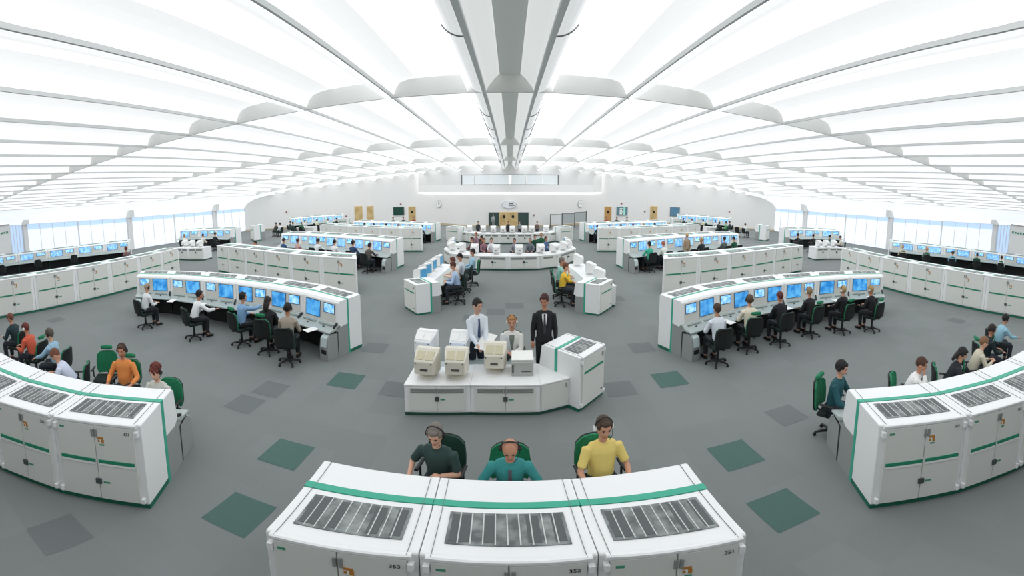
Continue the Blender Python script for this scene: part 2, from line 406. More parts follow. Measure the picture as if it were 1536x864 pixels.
def panel(name, x, w_, z0, z1, mt, label, cat, frame=None, wr=None, wrs=.2):
    f, p0, d, nn = wall_frame(x); r = empty(name, p0 + Vector((0, 0, z0 * K)), label, cat); og = r.location
    q = MB(); q.box(f, -w_ / 2, w_ / 2, -.1, 0, z0, z1); q.build('panel_frame', frame or railm, r, og)
    q = MB(); q.box(f, -w_ / 2 + .05, w_ / 2 - .05, -.12, -.08, z0 + .05, z1 - .05); q.build('panel_face', mt, r, og)
    if wr:
        q = MB()
        for i in range(4): q.box(f, -.36 + .0 * i, -.02 + .06 * (i % 2), -.14, -.12, z0 + .12 + .19 * i, z0 + .24 + .19 * i)
        q.build('lettering', paper, r, og)
        q = MB(); q.box(f, .16, .42, -.14, -.12, z0 + .06, z1 - .06); q.build('light_panel', mat('display_pale_green', (150, 206, 190), .3, .3), r, og)
    return r
for n_, x in ((17, -1.86), (18, 1.55)):
    f, p0, d, nn = wall_frame(x); q = MB(); q.box(f, -.62, .62, -.05, 0, 0, 1.42); fo = struct('window_%d' % n_, q, mat('frame_green_grey', (96, 110, 104), .5))
    q = MB(); q.box(f, -.56, .56, -.07, -.03, .05, 1.37); q.build('pane', glassD, fo)
door_obj(2, -12.3, .85, 0, 1.87); door_obj(3, 12.3, .85, 0, 1.87, m_=mat('door_wood_shiny', (196, 150, 96), .25))
door_obj(4, -19.6, .95, 0, 2.05, port=False); door_obj(5, -18.1, .8, 0, 2.0, port=False); door_obj(6, 18.6, .85, 0, 2.0)
panel('wall_display', -14.1, 1.5, .95, 1.9, mat('display_dark_green', (28, 74, 62), .2), 'dark green display screen framed on the back wall beside a wooden door', 'screen')
panel('wall_display', 14.2, 1.5, .95, 1.9, mat('display_teal', (92, 128, 140), .2, .2), 'teal status display with white columns on the back wall', 'screen', wr='360', wrs=.5)
panel('wall_display', 21.3, 1.3, 1.0, 2.05, mat('display_blue', (84, 128, 156), .2, .15), 'small blue display on the right stretch of back wall', 'screen')
def wall_clock(x, z, label):
    f, p0, d, nn = wall_frame(x); r = empty('wall_clock', p0 + Vector((0, 0, z * K)), label, 'clock', 'round clocks on the back wall'); og = r.location
    def disc(rad, v0, v1, mt, nm):
        q = MB(); N = 24; q.add([f(rad * math.cos(t * 2 * math.pi / N), v, z + rad * math.sin(t * 2 * math.pi / N)) for v in (v0, v1) for t in range(N)],
                                [tuple(range(N)), tuple(range(N, 2 * N))] + [(t, (t + 1) % N, N + (t + 1) % N, N + t) for t in range(N)]); q.build(nm, mt, r, og)
    disc(.42, -.10, 0, mat('clock_rim', (190, 194, 194), .4), 'rim'); disc(.37, -.12, -.08, paper, 'dial')
    q = MB(); q.box(f, -.012, .012, -.14, -.12, z - .02, z + .27); q.box(f, -.012, .2, -.14, -.12, z - .012, z + .012); q.build('hands', dark, r, og)
wall_clock(-8.7, 2.2, 'white wall clock on the back wall, between door and gallery corner'); wall_clock(8.6, 2.2, 'white wall clock above the grey railing on the back wall')
f, p0, d, nn = wall_frame(-.1); r = empty('wall_sign', p0 + Vector((0, 0, 2.2 * K)), 'white oval sign above the double wooden doors', 'sign'); og = r.location
q = MB(); N = 32
q.add([f(.85 * math.cos(t * 2 * math.pi / N), v, 2.2 + .38 * math.sin(t * 2 * math.pi / N)) for v in (-.12, 0) for t in range(N)], [tuple(range(N)), tuple(range(N, 2 * N))] + [(t, (t + 1) % N, N + (t + 1) % N, N + t) for t in range(N)])
q.build('sign_board', mat('sign_white', (238, 242, 244), .3), r, og)
q = MB(); q.add([f(rr * math.cos(t * 2 * math.pi / N), -.125, 2.2 + rr * .45 * math.sin(t * 2 * math.pi / N)) for rr in (.86, .80) for t in range(N)], [(t, (t + 1) % N, N + (t + 1) % N, N + t) for t in range(N)])
q.build('sign_rim', mat('clock_rim', (190, 194, 194)), r, og)
q = MB()
for a, b, z0, z1 in ((.02, .2, 2.27, 2.35), (.26, .46, 2.27, 2.35), (.0, .16, 2.1, 2.18), (.2, .38, 2.1, 2.18), (.42, .62, 2.1, 2.18)): q.box(f, a, b, -.14, -.12, z0, z1)
q.build('sign_lettering', dark, r, og)
for x, z in ((-13.8, 2.2), (14.1, 2.25), (2.75, 1.15), (-28.5, 1.9), (28, 1.9), (-21.2, 1.0), (17.4, 1.4)):
    f, p0, d, nn = wall_frame(x); r = empty('fire_alarm', p0 + Vector((0, 0, z * K)), 'small red alarm point on the back wall ' + {-13.8: 'over the dark green display', 14.1: 'over the teal display', 2.75: 'beside the right dark glass panel', -28.5: 'on its far left stretch', 28: 'on its far right stretch', -21.2: 'left of the cream doors', 17.4: 'beside the lone right door'}[x], 'alarm', 'alarm points on the back wall'); og = r.location
    q = MB(); q.box(f, -.09, .09, -.08, 0, z - .07, z + .07); q.build('housing', mat('alarm_grey', (120, 100, 100)), r, og)
    q = MB(); q.box(f, -.05, .05, -.11, -.07, z - .04, z + .04); q.build('call_point', red, r, og)
# ramp railing at the recess
rl = empty('railing', W(9.6, 46.2, 0), 'grey ramp railing with panels and dark posts below the right wall clock', 'railing'); og = rl.location
RP = [(4.6, 45.3), (5.9, 45.1), (7.4, 45.4), (8.9, 46.3)]
for i, (x, y) in enumerate(RP):
    q = MB(); f = lambda s, v, z: W(x + s, y + v, z); q.box(f, -.05, .05, -.05, .05, 0, 1.35 + .1 * i); q.build('post', mat('post_dark', (70, 76, 76)), rl, og)
for i, ((x0, y0), (x1, y1)) in enumerate(zip(RP, RP[1:])):
    z0, z1 = .35 + .1 * i, 1.25 + .1 * i; q = MB(); a, b = (x0, y0), (x1, y1)
    f = lambda s, v, z: W(*lerp(a, b, s)) + Vector((0, v * K, z * K))
    q.box(f, .06, .96, -.02, .02, z0, z1 + .05); q.build('infill_panel', mat('rail_panel', (176, 182, 182)) if i else mat('rail_panel_white', (226, 228, 228)), rl, og)
    q = MB(); q.box(f, 0, 1, -.04, .04, z1 + .04, z1 + .1); q.build('handrail', railm, rl, og)
# boards on the side walls
for sg in (-1, 1):
    r = empty('wall_board', W(sg * 40.8, 12.4, 3), 'white board with a line of green lettering on the %s window wall' % ('left' if sg < 0 else 'right'), 'board'); og = r.location
    f = lambda s, v, z: W(sg * (40.9 + v), 11.9 + s, z)
    q = MB(); q.box(f, -1.6, 1.9, 0, .1, 1.6, zw(12) - .1); q.build('board_face', wallm, r, og)
    xd = (0, -sg, 0)
    q = MB()
    for i in range(9):
        q.box(f, 1.5 - .3 * i, 1.5 - .3 * i + .2, -.03, 0, 3.42 + .02 * (i % 2), 3.62 - .02 * (i % 3))
    q.build('lettering', mat('green_letters', (70, 150, 120)), r, og)
    q = MB(); q.box(f, -1.6, 1.95, -.04, .1, zw(12) - .1, zw(12) + .02); q.build('board_rail', mat('rail_taupe', (190, 184, 186)), r, og)
# ================================================================== CONSOLES
def qf(B0, B1, S0, S1, D=1.4, hz=1.0):
    def f(s, v, z):
        b = lerp(B0, B1, s); t = lerp(S0, S1, s); k = v / D
        h = hz if not isinstance(hz, tuple) else hz[0] + (hz[1] - hz[0]) * s
        return Vector(((b[0] + (t[0] - b[0]) * k) * K, (b[1] + (t[1] - b[1]) * k) * K, z * h * K))
    return f
def door_set(root, f, og, lod, zt, num=None, low=False):
    """pair of doors on the back"""
    for k, (a, b) in enumerate(((.07, .496), (.504, .93))):
        q = MB(); q.box(f, a, b, -.015, .03, .14, zt - .06)
        dr = q.build('door', whiteD, root, og, bevel=.004 if lod == 0 else 0)
        if not low:
            q = MB(); zs = .93; q.box(f, a + .02, b - .02 + (0 if k else .01), -.03, -.015, zs - .03, zs + .03); q.build('door_stripe', greenD if lod > 1 else mat('stripe_green', (30, 138, 104), .5), dr, og)
            if lod == 0:
                q = MB(); q.box(f, a + .02, b - .02, -.028, -.015, zs - .075, zs - .035); q.build('stripe_lip', white, dr, og)
        if low:
            q = MB(); q.box(f, a + .03, b - .03, -.02, -.01, zt - .2, zt - .09, 0)
            if lod <= 1:
                for i in range(4): q.box(f, a + .03, b - .03, -.024, -.019, zt - .195 + i * .028, zt - .187 + i * .028, 1)
            q.build('vent', [ventm, mat('vent_line', (165, 168, 165))], dr, og)
        if lod <= 1:
            c = .475 if k == 0 else .515
            q = MB(); z1 = (1.53 if not low else zt - .09); h = .13 if not low else .1
            q.box(f, c, c + .022, -.035, -.015, z1 - h, z1); q.build('pull_handle', mat('pull_grey', (140, 144, 142)), dr, og)
        if k == 1:
            q = MB(); zl = .52 if not low else zt - .33
            q.box(f, .47, .53, -.045, -.015, zl - .05, zl + .05); q.build('lock_plate', mat('lock_grey', (70, 78, 78)), dr, og)
            q = MB(); q.box(f, .55, .62, -.02, -.014, zl - .035, zl + .0); q.build('label_plate', mat('label_green', (70, 150, 120)), dr, og)
            if not low:
                q = MB(); z0 = 1.24
                q.box(f, .535, .60, -.02, -.013, z0 + .12, z0 + .155, 0); q.box(f, .54, .56, -.02, -.013, z0 + .06, z0 + .1, 0)
                q.box(f, .575, .605, -.02, -.013, z0 + .045, z0 + .115, 0); q.box(f, .56, .575, -.019, -.012, z0 + .05, z0 + .1, 1); q.box(f, .555, .605, -.02, -.013, z0, z0 + .025, 2)
                q.build('sticker', [orange, paper, mat('label_green', (70, 150, 120))], dr, og)
            if num:
                x = (f(1, 0, 0) - f(0, 0, 0)); nn = Vector((x.y, -x.x, 0))
                if nn.dot(f(.5, 0, 0) - f(.5, 1, 0)) < 0: nn = -nn
                text(num, f(.86, -.022, 1.5), x, nn, .058, dark, 'number', dr, og)
        if k == 0 and lod == 0 and not low:
            q = MB(); q.box(f, .10, .155, -.02, -.013, 1.485, 1.52); q.build('label_plate', mat('label_green', (70, 150, 120)), dr, og)
def tall_unit(label, group, B0, B1, S0, S1, hz=1, lod=1, screens=None, ends='', num=None, desk=True, D=1.4, doors=True, ped='', single=False):
    f = qf(B0, B1, S0, S1, D, hz); og = f(.5, .5, 0); og.z = 0
    root = empty('console_unit', og, label, 'console', group)
    e0 = -.004 if '0' in ends else .003; e1 = 1.004 if '1' in ends else .997
    bv = .012 if lod == 0 else 0
    q = MB(); q.prism(f, [(.03, .1), (.03, 1.64), (.05, 1.66), (.81, 1.66), (.81, .1)], e0, e1); q.build('cabinet', white, root, og, bevel=bv)
    q = MB(); q.prism(f, [(.0, 1.60), (-.02, 1.62), (-.02, 1.655), (.0, 1.667), (.04, 1.667), (.04, 1.6)], max(e0, 0.04), min(e1, .96)); q.build('top_lip', white, root, og)
    q = MB(); q.box(f, e0, e1, .05, .90, 0, .1); q.build('plinth', greenD, root, og)
    q = MB(); q.prism(f, [(.81, 0), (.81, 1.668), (.91, 1.668), (.91, 0)], e0 - .001, e1 + .001); q.build('green_band', green, root, og)
    q = MB(); q.prism(f, [(.91, .93), (.91, 1.66), (1.32, 1.66), (1.40, 1.60), (1.48, 1.0), (1.32, .90)], e0, e1); hood = q.build('hood', white, root, og, bevel=bv)
    q = MB(); q.box(f, .13, .87, .21, .71, 1.655, 1.672, 0)
    if lod <= 1:
        nb = 10 if lod == 0 else 5
        for i in range(1, nb):
            s = .13 + .74 * i / nb; q.box(f, s - .004, s + .004, .22, .70, 1.672, 1.678, 1)
        if lod == 0:
            for (a, b) in ((.15, .27), (.36, .42), (.62, .7), (.78, .85)): q.box(f, a, b, .25, .67, 1.6725, 1.675, 2)
    q.build('ventilation_grille', [grille, grilleL, mat('grille_dark_patch', (84, 90, 90))], root, og)  # third material: darker patches on the near grilles
    if lod == 0:
        for s in (.07, .93):
            q = MB(); q.box(f, s - .0015, s + .0015, .0, 1.34, 1.661, 1.669); q.build('panel_seam', seam, root, og)
            for z in (.2, 1.5):
                t_ = .045 if s < .5 else .955
                q = MB(); q.box(f, t_ - .02, t_ + .02, -.035, .03, z - .05, z + .05); q.build('hinge_block', white, root, og, bevel=.004)
    if doors:
        if single:
            q = MB(); q.box(f, .06, .94, -.015, .03, .14, 1.6); dr = q.build('door', whiteD, root, og)
            q = MB(); q.box(f, .12, .88, -.03, -.015, 1.14, 1.2); q.build('door_stripe', mat('stripe_green', (30, 138, 104)), dr, og)
            q = MB(); q.box(f, .84, .88, -.035, -.015, 1.38, 1.5); q.build('pull_handle', mat('pull_grey', (140, 144, 142)), dr, og)
            q = MB(); q.box(f, .80, .88, -.02, -.013, .3, .34); q.build('label_plate', mat('lock_grey', (70, 78, 78)), dr, og)
        else: door_set(root, f, og, lod, 1.66, num)
    if desk:
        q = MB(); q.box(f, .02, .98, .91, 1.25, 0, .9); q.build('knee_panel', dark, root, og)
        q = MB(); q.prism(f, [(1.36, .95), (1.47, 1.0), (1.52, .985), (1.70, .90), (2.06, .85), (2.06, .81), (1.65, .83), (1.36, .9)], e0, e1); q.build('desktop', deskm, root, og, bevel=.004 if lod < 2 else 0)
        if lod <= 1:
            for a_ in (.10, .55):
                q = MB(); q.box(f, a_, a_ + .35, 1.54, 1.66, .93, .965); cp = q.build('control_panel', mat('control_grey', (150, 162, 158)), root, og)
                q = MB(); q.box(f, a_ + .15, a_ + .19, 1.72, 1.76, .89, .92); q.build('control_knob', bezel, root, og)
            q = MB(); q.prism(f, [(1.5, 1.0), (1.5, 1.05), (1.72, .955), (1.72, .905)], .955, .995); q.build('telephone_handset', black, root, og)
    elif '0' in ends or '1' in ends or True:
        q = MB(); q.prism(f, [(.91, 0), (.91, .93), (1.32, .90), (1.40, .9), (1.40, 0)], e0, e1); q.build('base_cabinet', grey, root, og)
    for ch, a, b in (('0', 0, .03), ('1', .97, 1)):
        if ch in ends and desk:
            a_, b_ = (e0, .03) if ch == '0' else (.97, e1)
            q = MB(); q.prism(f, [(.91, 0), (.91, .93), (1.32, .9), (1.46, .96), (1.62, .86), (1.62, 0)], a_, b_); q.build('end_panel', grey, root, og)
        if ch in ped:
            a_, b_ = (e0 - .002, .2) if ch == '0' else (.8, e1 + .002)
            q = MB(); q.prism(f, [(1.56, 0), (1.56, .74), (1.9, .79), (2.12, .66), (2.18, .4), (2.18, 0)], a_, b_); pd = q.build('end_pedestal', grey, root, og, bevel=.006)
            q = MB(); q.prism(f, [(1.93, .785), (2.125, .67), (2.19, .42), (2.2, .42), (2.14, .69), (1.94, .80)], a_ + .03, b_ - .03); q.build('paper_tray', mat('tray_pale', (206, 220, 222)), pd, og)
            q = MB(); q.box(f, a_ + .04, b_ - .04, 2.17, 2.19, .2, .33); q.build('slot', dark, pd, og)
            q = MB(); q.prism(f, [(1.52, 0), (1.52, .78), (1.56, .80), (1.9, .83), (1.9, .8), (1.58, .77), (1.56, 0)], a_ - .003, b_); q.build('edge_trim', black, pd, og)
    if screens:
        def face(s, off, qq):  # qq along hood face bottom->top
            return f(s, 1.48 - .08 * qq + off, 1.0 + .6 * qq)
        q = MB()
        def fbox(mb, s0, s1, q0, q1, o0, o1, mi=0):
            vs = [face(s, o, t) for s, t in ((s0, q0), (s1, q0), (s1, q1), (s0, q1)) for o in (o0, o1)]
            mb.add([vs[0], vs[2], vs[4], vs[6], vs[1], vs[3], vs[5], vs[7]], [(0, 1, 2, 3), (4, 5, 6, 7), (0, 1, 5, 4), (1, 2, 6, 5), (2, 3, 7, 6), (3, 0, 4, 7)], mi)
        fbox(q, .07, .93, .03, .94, -.005, .006); q.build('screen_surround', panelw, hood, og)
        big = (.50, .90) if screens == 'SL' else (.10, .50); sm = (.11, .38) if screens == 'SL' else (.62, .89)
        for (a, b), t0, t1, mt in ((big, .12, .90, screenB if lod < 2 else screenF), (sm, .46, .88, screenS)):
            q = MB(); fbox(q, a - .012, b + .012, t0 - .03, t1 + .03, 0, .018); mo = q.build('monitor_frame', bezel, hood, og)
            q = MB(); fbox(q, a, b, t0, t1, .0, .022); q.build('screen', mt, mo, og)
    return root
def suite(desc, group, B, S, lod, screens=None, **k):
    n = len(B) - 1; out = []
    nums = k.pop('nums', None); ends = k.pop('ends', '01'); ped = k.pop('ped', ''); frm = k.pop('frm', 'the left end')
    hr = k.pop('hrange', None)
    for i in range(n):
        if hr: k['hz'] = (hr[0] + (hr[1] - hr[0]) * i / n, hr[0] + (hr[1] - hr[0]) * (i + 1) / n)
        e = ('0' if i == 0 and '0' in ends else '') + ('1' if i == n - 1 and '1' in ends else '')
        pd = ('0' if i == 0 and '0' in ped else '') + ('1' if i == n - 1 and '1' in ped else '')
        sc = screens[i] if screens else None
        out.append(tall_unit('white console unit, %s from %s of %s' % (ORD[i], frm, desc), group, B[i], B[i + 1], S[i], S[i + 1], lod=lod, screens=sc, ends=e, ped=pd, num=nums[i] if nums else None, **k))
    return out
def mir(L): return [(-x, y) for x, y in L]
PAT = ['SL', 'SL', 'SL', 'LS', 'LS', 'LS']
# S0 front
S0B = [(-2.27, 2.84), (-.80, 3.04), (.78, 3.04), (2.17, 2.83)]
S0S = [(-2.33, 4.38), (-.83, 4.41), (.72, 4.40), (2.20, 4.37)]
suite('the centre front group', 'front centre consoles', S0B, S0S, 0, nums=['353', '352', '351'])
# S1 sides (right one listed nearest-to-aisle first)
S1B = [(5.2, 3.56), (6.6, 2.63), (7.96, 1.94), (9.4, 1.42), (10.9, 1.05)]
S1S = [(5.87, 4.9), (7.28, 4.08), (8.75, 3.52), (10.1, 3.17), (11.6, 2.95)]
suite('the right front curved row', 'right front consoles', S1B, S1S, 0, nums=['331', '332', '333', '334'], ends='0', ped='0', frm='the aisle end')
suite('the left front curved row', 'left front consoles', mir(S1B)[::-1], mir(S1S)[::-1], 0, nums=['324', '323', '322', '321'], ends='1', ped='1', frm='the outer end')
# S2
S2S = [(5.35, 11.45), (7.0, 12.1), (8.75, 12.5), (10.55, 12.68), (12.45, 12.68), (14.45, 12.48), (16.4, 11.95)]
S2B = [(4.96, 12.40), (6.6, 13.25), (8.78, 13.82), (11.2, 14.05), (13.4, 13.97), (15.5, 13.6), (17.2, 12.95)]
suite('the right middle row of blue screens', 'right middle consoles', S2B, S2S, 1, PAT[:2] + ['SL', 'LS', 'LS', 'LS'], ped='01', frm='the aisle end')
suite('the left middle row of blue screens', 'left middle consoles', mir(S2B)[::-1], mir(S2S)[::-1], 1, PAT, ped='01', frm='the outer end')
# S3 long side rows with their backs to the room
S3B = [(22.6, 3.3), (21.8, 5.9), (21.4, 8.35), (21.15, 10.95), (21.0, 13.3), (21.0, 15.6), (21.25, 17.8), (21.8, 19.9)]
def off(L, d):
    out = []
    for i, (x, y) in enumerate(L):
        a = L[max(i - 1, 0)]; b = L[min(i + 1, len(L) - 1)]; t = Vector((b[0] - a[0], b[1] - a[1])).normalized(); n = Vector((t.y, -t.x))
        out.append((x + n.x * d, y + n.y * d))
    return out
S3S = off(S3B, 1.4)
suite('the long right row backing the aisle', 'right long row consoles', S3B[::-1], S3S[::-1], 1, frm='the far end', hrange=(1.0, 1.2))
suite('the long left row backing the aisle', 'left long row consoles', mir(S3B), mir(S3S), 1, frm='the near end', hrange=(1.2, 1.0))
# S4
S4B = [(7.45, 18.3), (9.6, 18.6), (11.8, 19.1), (13.9, 19.65), (15.9, 20.25), (17.8, 20.8), (19.2, 21.2)]
S4S = off(S4B, -1.4); S4S[0] = (8.12, 19.85)
suite('the right row behind the middle screens', 'right second backs', S4B, S4S, 1, frm='the aisle end')
suite('the left row behind the middle screens', 'left second backs', mir(S4B)[::-1], mir(S4S)[::-1], 1, frm='the outer end')
# S5
S5S = [(7.3, 23.9), (8.9, 24.7), (10.4, 25.3), (12.0, 25.85), (13.75, 26.4), (15.5, 26.8), (17.5, 27.2)]
S5B = [(6.95, 25.4), (8.5, 26.2), (10.05, 26.85), (11.7, 27.4), (13.5, 27.95), (15.3, 28.35), (17.35, 28.75)]
suite('the right distant row of blue screens', 'right distant consoles', S5B, S5S, 2, ['SL', 'SL', 'SL', 'LS', 'LS', 'LS'], ped='0', frm='the aisle end')
suite('the left distant row of blue screens', 'left distant consoles', mir(S5B)[::-1], mir(S5S)[::-1], 2, PAT, ped='1', frm='the outer end')
# S6 backs
S6B = [(6.75, 30.3), (8.5, 30.2), (10.3, 30.55), (12.0, 31.1), (13.7, 31.8), (15.5, 32.5), (17.0, 33.0)]
S6S = off(S6B, -1.3); S6S[0] = (7.12, 31.7)
suite('the right distant row showing its backs', 'right distant backs', S6B, S6S, 2, frm='the aisle end')
suite('the left distant row showing its backs', 'left distant backs', mir(S6B)[::-1], mir(S6S)[::-1], 2, frm='the outer end')
# S7
S7S = [(6.9, 35.0), (8.1, 35.5), (9.5, 36.0), (11.0, 36.5), (12.6, 37.0), (14.1, 37.5), (15.7, 38.1)]
S7B = off(S7S, -1.4)
suite('the right farthest inner row of screens', 'right farthest consoles', S7B, S7S, 2, ['SL', 'SL', 'SL', 'LS', 'LS', 'LS'], frm='the aisle end', hz=.86)
suite('the left farthest inner row of screens', 'left farthest consoles', mir(S7B)[::-1], mir(S7S)[::-1], 2, PAT, frm='the outer end', hz=.86)
# S8 corner rows
S8S = [(19.9, 44.9), (21.0, 44.5), (22.1, 44.0), (23.2, 43.3), (24.3, 42.5), (25.3, 41.6)]
S8B = off(S8S, -1.4)
suite('the right corner row', 'right corner consoles', S8B, S8S, 2, ['SL'] * 5, frm='the inner end', hz=.9)
suite('the left corner row', 'left corner consoles', mir(S8B)[::-1], mir(S8S)[::-1], 2, ['SL'] * 5, frm='the outer end', hz=.9)
# S9 rows along the windows, screens to the room
S9S = [(40.3, 7.6), (39.6, 10.4), (38.6, 13.2), (37.3, 15.9), (35.8, 18.3), (34.2, 20.6), (32.6, 22.4)]
S9S = [(x - 1.2, y) for x, y in S9S]
S9B = off(S9S, 1.4)
suite('the right row along the windows', 'right window consoles', S9B[::-1], S9S[::-1], 2, ['SL'] * 6, frm='the far end')
suite('the left row along the windows', 'left window consoles', mir(S9B), mir(S9S), 2, ['LS'] * 6, frm='the near end')
# S10
S10S = [(25.4, 30.4), (27.6, 30.6), (29.8, 30.4), (32.2, 29.8)]
S10B = off(S10S, -1.4)
suite('the right three-bay screen bank', 'right screen bank', S10B, S10S, 2, ['LS', 'LS', 'LS'], frm='the aisle end')
suite('the left three-bay screen bank', 'left screen bank', mir(S10B)[::-1], mir(S10S)[::-1], 2, ['LS', 'LS', 'LS'], frm='the outer end')
# end cabinets of the aisle desks and of the centre island (single door, green band, hood)
tall_unit('squat white cabinet with green band ending the left aisle desk', 'aisle end cabinets', (-4.66, 16.85), (-3.88, 15.90), (-3.55, 17.3), (-2.95, 16.5), hz=.70, lod=1, ends='01', desk=False, single=True, D=1.4)
tall_unit('squat white cabinet with green band ending the right aisle desk', 'aisle end cabinets', (3.70, 15.85), (4.50, 16.85), (2.75, 16.45), (3.4, 17.3), hz=.70, lod=1, ends='01', desk=False, single=True, D=1.4)
tall_unit('white cabinet with green band standing at the right of the central island', 'cabinet', (1.65, 8.82), (2.42, 9.62), (.80, 9.78), (1.5, 10.52), hz=.785, lod=0, ends='01', desk=False, single=True, D=1.4)
tall_unit('lone tall white cabinet by the left angled wall', 'lone wall cabinets', (-27.0, 35.6), (-25.9, 34.8), (-26.3, 36.6), (-25.2, 35.8), hz=.88, lod=2, ends='01', desk=False, single=True)
tall_unit('lone tall white cabinet by the right angled wall', 'lone wall cabinets', (25.9, 34.8), (27.0, 35.6), (25.2, 35.8), (26.3, 36.6), hz=.88, lod=2, ends='01', desk=False, single=True)
# ---- low island consoles
def low_unit(label, group, B0, B1, S0, S1, lod=1, h=.77, D=1.05, doors=True, desk=True, hz=1.0):
    f = qf(B0, B1, S0, S1, D, hz); og = f(.5, .5, 0); og.z = 0
    root = empty('island_console', og, label, 'console', group)
    q = MB(); q.box(f, .003, .997, .02, D, .09, h - .03); q.build('cabinet', white, root, og)
    q = MB(); q.prism(f, [(-.01, h - .04), (-.01, h - .01), (.01, h), (D, h), (D, h - .04)], .001, .999); q.build('worktop', white, root, og, bevel=.006 if lod == 0 else 0)
    q = MB(); q.box(f, .0, 1, .05, D, 0, .09); q.build('plinth', mat('plinth_dark_green', (30, 84, 68)), root, og)
    if doors == 2: door_set(root, f, og, lod, h, low=True)
    elif doors == 1:
        q = MB(); q.box(f, .05, .95, -.012, .02, .13, h - .06); dr = q.build('door', whiteD, root, og)
        q = MB(); q.box(f, .2, .7, -.02, -.01, h - .2, h - .1)
        if lod: q.build('vent', ventm, dr, og)
        q = MB(); q.box(f, .86, .9, -.03, -.01, h - .2, h - .1); q.build('pull_handle', mat('pull_grey', (140, 144, 142)), dr, og)
    if desk:
        q = MB(); q.prism(f, [(D, h), (D, h - .05), (D + .5, h - .1), (D + .5, h - .06)], .0, 1); q.build('desktop', deskm, root, og)
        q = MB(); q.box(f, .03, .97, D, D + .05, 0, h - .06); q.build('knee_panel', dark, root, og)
    return root
gi = 'low consoles of the central island'
low_unit('low white two-door console at the left of the central island', gi, (-2.44, 8.56), (-.91, 8.76), (-2.42, 9.45), (-.9, 9.85), 0, doors=2)
low_unit('low white two-door console in the middle of the central island', gi, (-.91, 8.76), (.70, 8.78), (-.9, 9.85), (.68, 9.9), 0, doors=2)
low_unit('low white angled single-door console beside the island cabinet', gi, (.70, 8.78), (1.42, 9.06), (.68, 9.9), (1.0, 9.75), 0, doors=1, desk=False)
OB = [(-4.35, 29.0), (-4.5, 26.8), (-3.75, 25.1), (-2.05, 24.4), (-.12, 24.25), (1.82, 24.4), (3.1, 25.0), (4.5, 26.9), (4.35, 29.0)]
OS = [(-3.4, 29.0), (-3.5, 27.0), (-3.0, 25.95), (-1.9, 25.4), (-.12, 25.25), (1.7, 25.4), (2.6, 25.9), (3.5, 27.1), (3.4, 29.0)]
for i in range(8):
    low_unit('low white console, %s from the left end of the oval central ring' % ORD[i], 'consoles of the oval ring', OB[i], OB[i + 1], OS[i], OS[i + 1], 1, h=.8, D=1.0, doors=2 if i in (3, 4, 6) else 1, desk=False)
CB = [(-4.6, 36.0), (-3.6, 34.7), (-2.25, 34.2), (-.9, 34.1), (.55, 34.1), (1.95, 34.2), (3.4, 34.7), (4.5, 36.0)]
CS = [(-3.9, 36.4), (-3.1, 35.5), (-2.1, 35.1), (-.85, 35.0), (.52, 35.0), (1.85, 35.1), (2.9, 35.5), (3.8, 36.4)]
for i in range(7):
    low_unit('low white console, %s from the left end of the far ring' % ORD[i], 'consoles of the far ring', CB[i], CB[i + 1], CS[i], CS[i + 1], 2, h=.78, D=.95, doors=2 if 2 <= i <= 4 else 1, desk=False)
tall_unit('squat white cabinet at the left of the far ring', 'far ring cabinets', (-5.75, 35.6), (-4.5, 34.9), (-5.2, 36.6), (-3.95, 35.9), hz=.7, lod=2, ends='01', desk=False, single=True)
tall_unit('squat white cabinet at the right of the far ring', 'far ring cabinets', (4.4, 34.9), (5.65, 35.6), (3.85, 35.9), (5.1, 36.6), hz=.7, lod=2, ends='01', desk=False, single=True)
tall_unit('squat white cabinet right of the left corner row', 'corner cabinets', (-20.2, 44.2), (-19.0, 44.2), (-20.2, 45.4), (-19.0, 45.4), hz=.7, lod=2, ends='01', desk=False, single=True)
tall_unit('squat white cabinet left of the right corner row', 'corner cabinets', (19.0, 44.2), (20.2, 44.2), (19.0, 45.4), (20.2, 45.4), hz=.7, lod=2, ends='01', desk=False, single=True)
# aisle desks
AL = [(-4.7, 16.95), (-4.6, 18.5), (-4.35, 20.1), (-4.1, 21.8)]
AS = [(-3.55, 17.35), (-3.45, 18.7), (-3.3, 20.1), (-3.05, 21.6)]
for i in range(3):
    low_unit('low white desk console, %s along the left aisle' % ORD[i], 'left aisle desks', AL[i + 1], AL[i], AS[i + 1], AS[i], 1, h=.85, D=1.05, doors=2)
AL2, AS2 = mir(AL), mir(AS)
for i in range(3):
    low_unit('low white desk console, %s along the right aisle' % ORD[i], 'right aisle desks', AL2[i], AL2[i + 1], AS2[i], AS2[i + 1], 1, h=.85, D=1.05, doors=2)
# island in front of the three-bay banks
for sg in (-1, 1):
    a, b = ((-26.6, 24.0), (-23.6, 24.4)) if sg < 0 else ((23.6, 24.4), (26.6, 24.0))
    mid = ((a[0] + b[0]) / 2, a[1]); nm = 'left' if sg < 0 else 'right'
    for i, (p, q_) in enumerate(((a, mid), (mid, b))):
        low_unit('low white console, %s of two before the %s screen bank' % (ORD[i], nm), 'consoles before the screen banks', p, q_, (p[0], p[1] + 1), (q_[0], q_[1] + 1), 2, h=.95, doors=2, desk=False)
for sg in (-1, 1):
    p = (-23.4, 39.6) if sg < 0 else (21.2, 39.6)
    low_unit('small white desk beside the %s corner row' % ('left' if sg < 0 else 'right'), 'small corner desks', p, (p[0] + 2.2, p[1]), (p[0], p[1] + 1), (p[0] + 2.2, p[1] + 1), 2, h=.75, doors=1, desk=False)
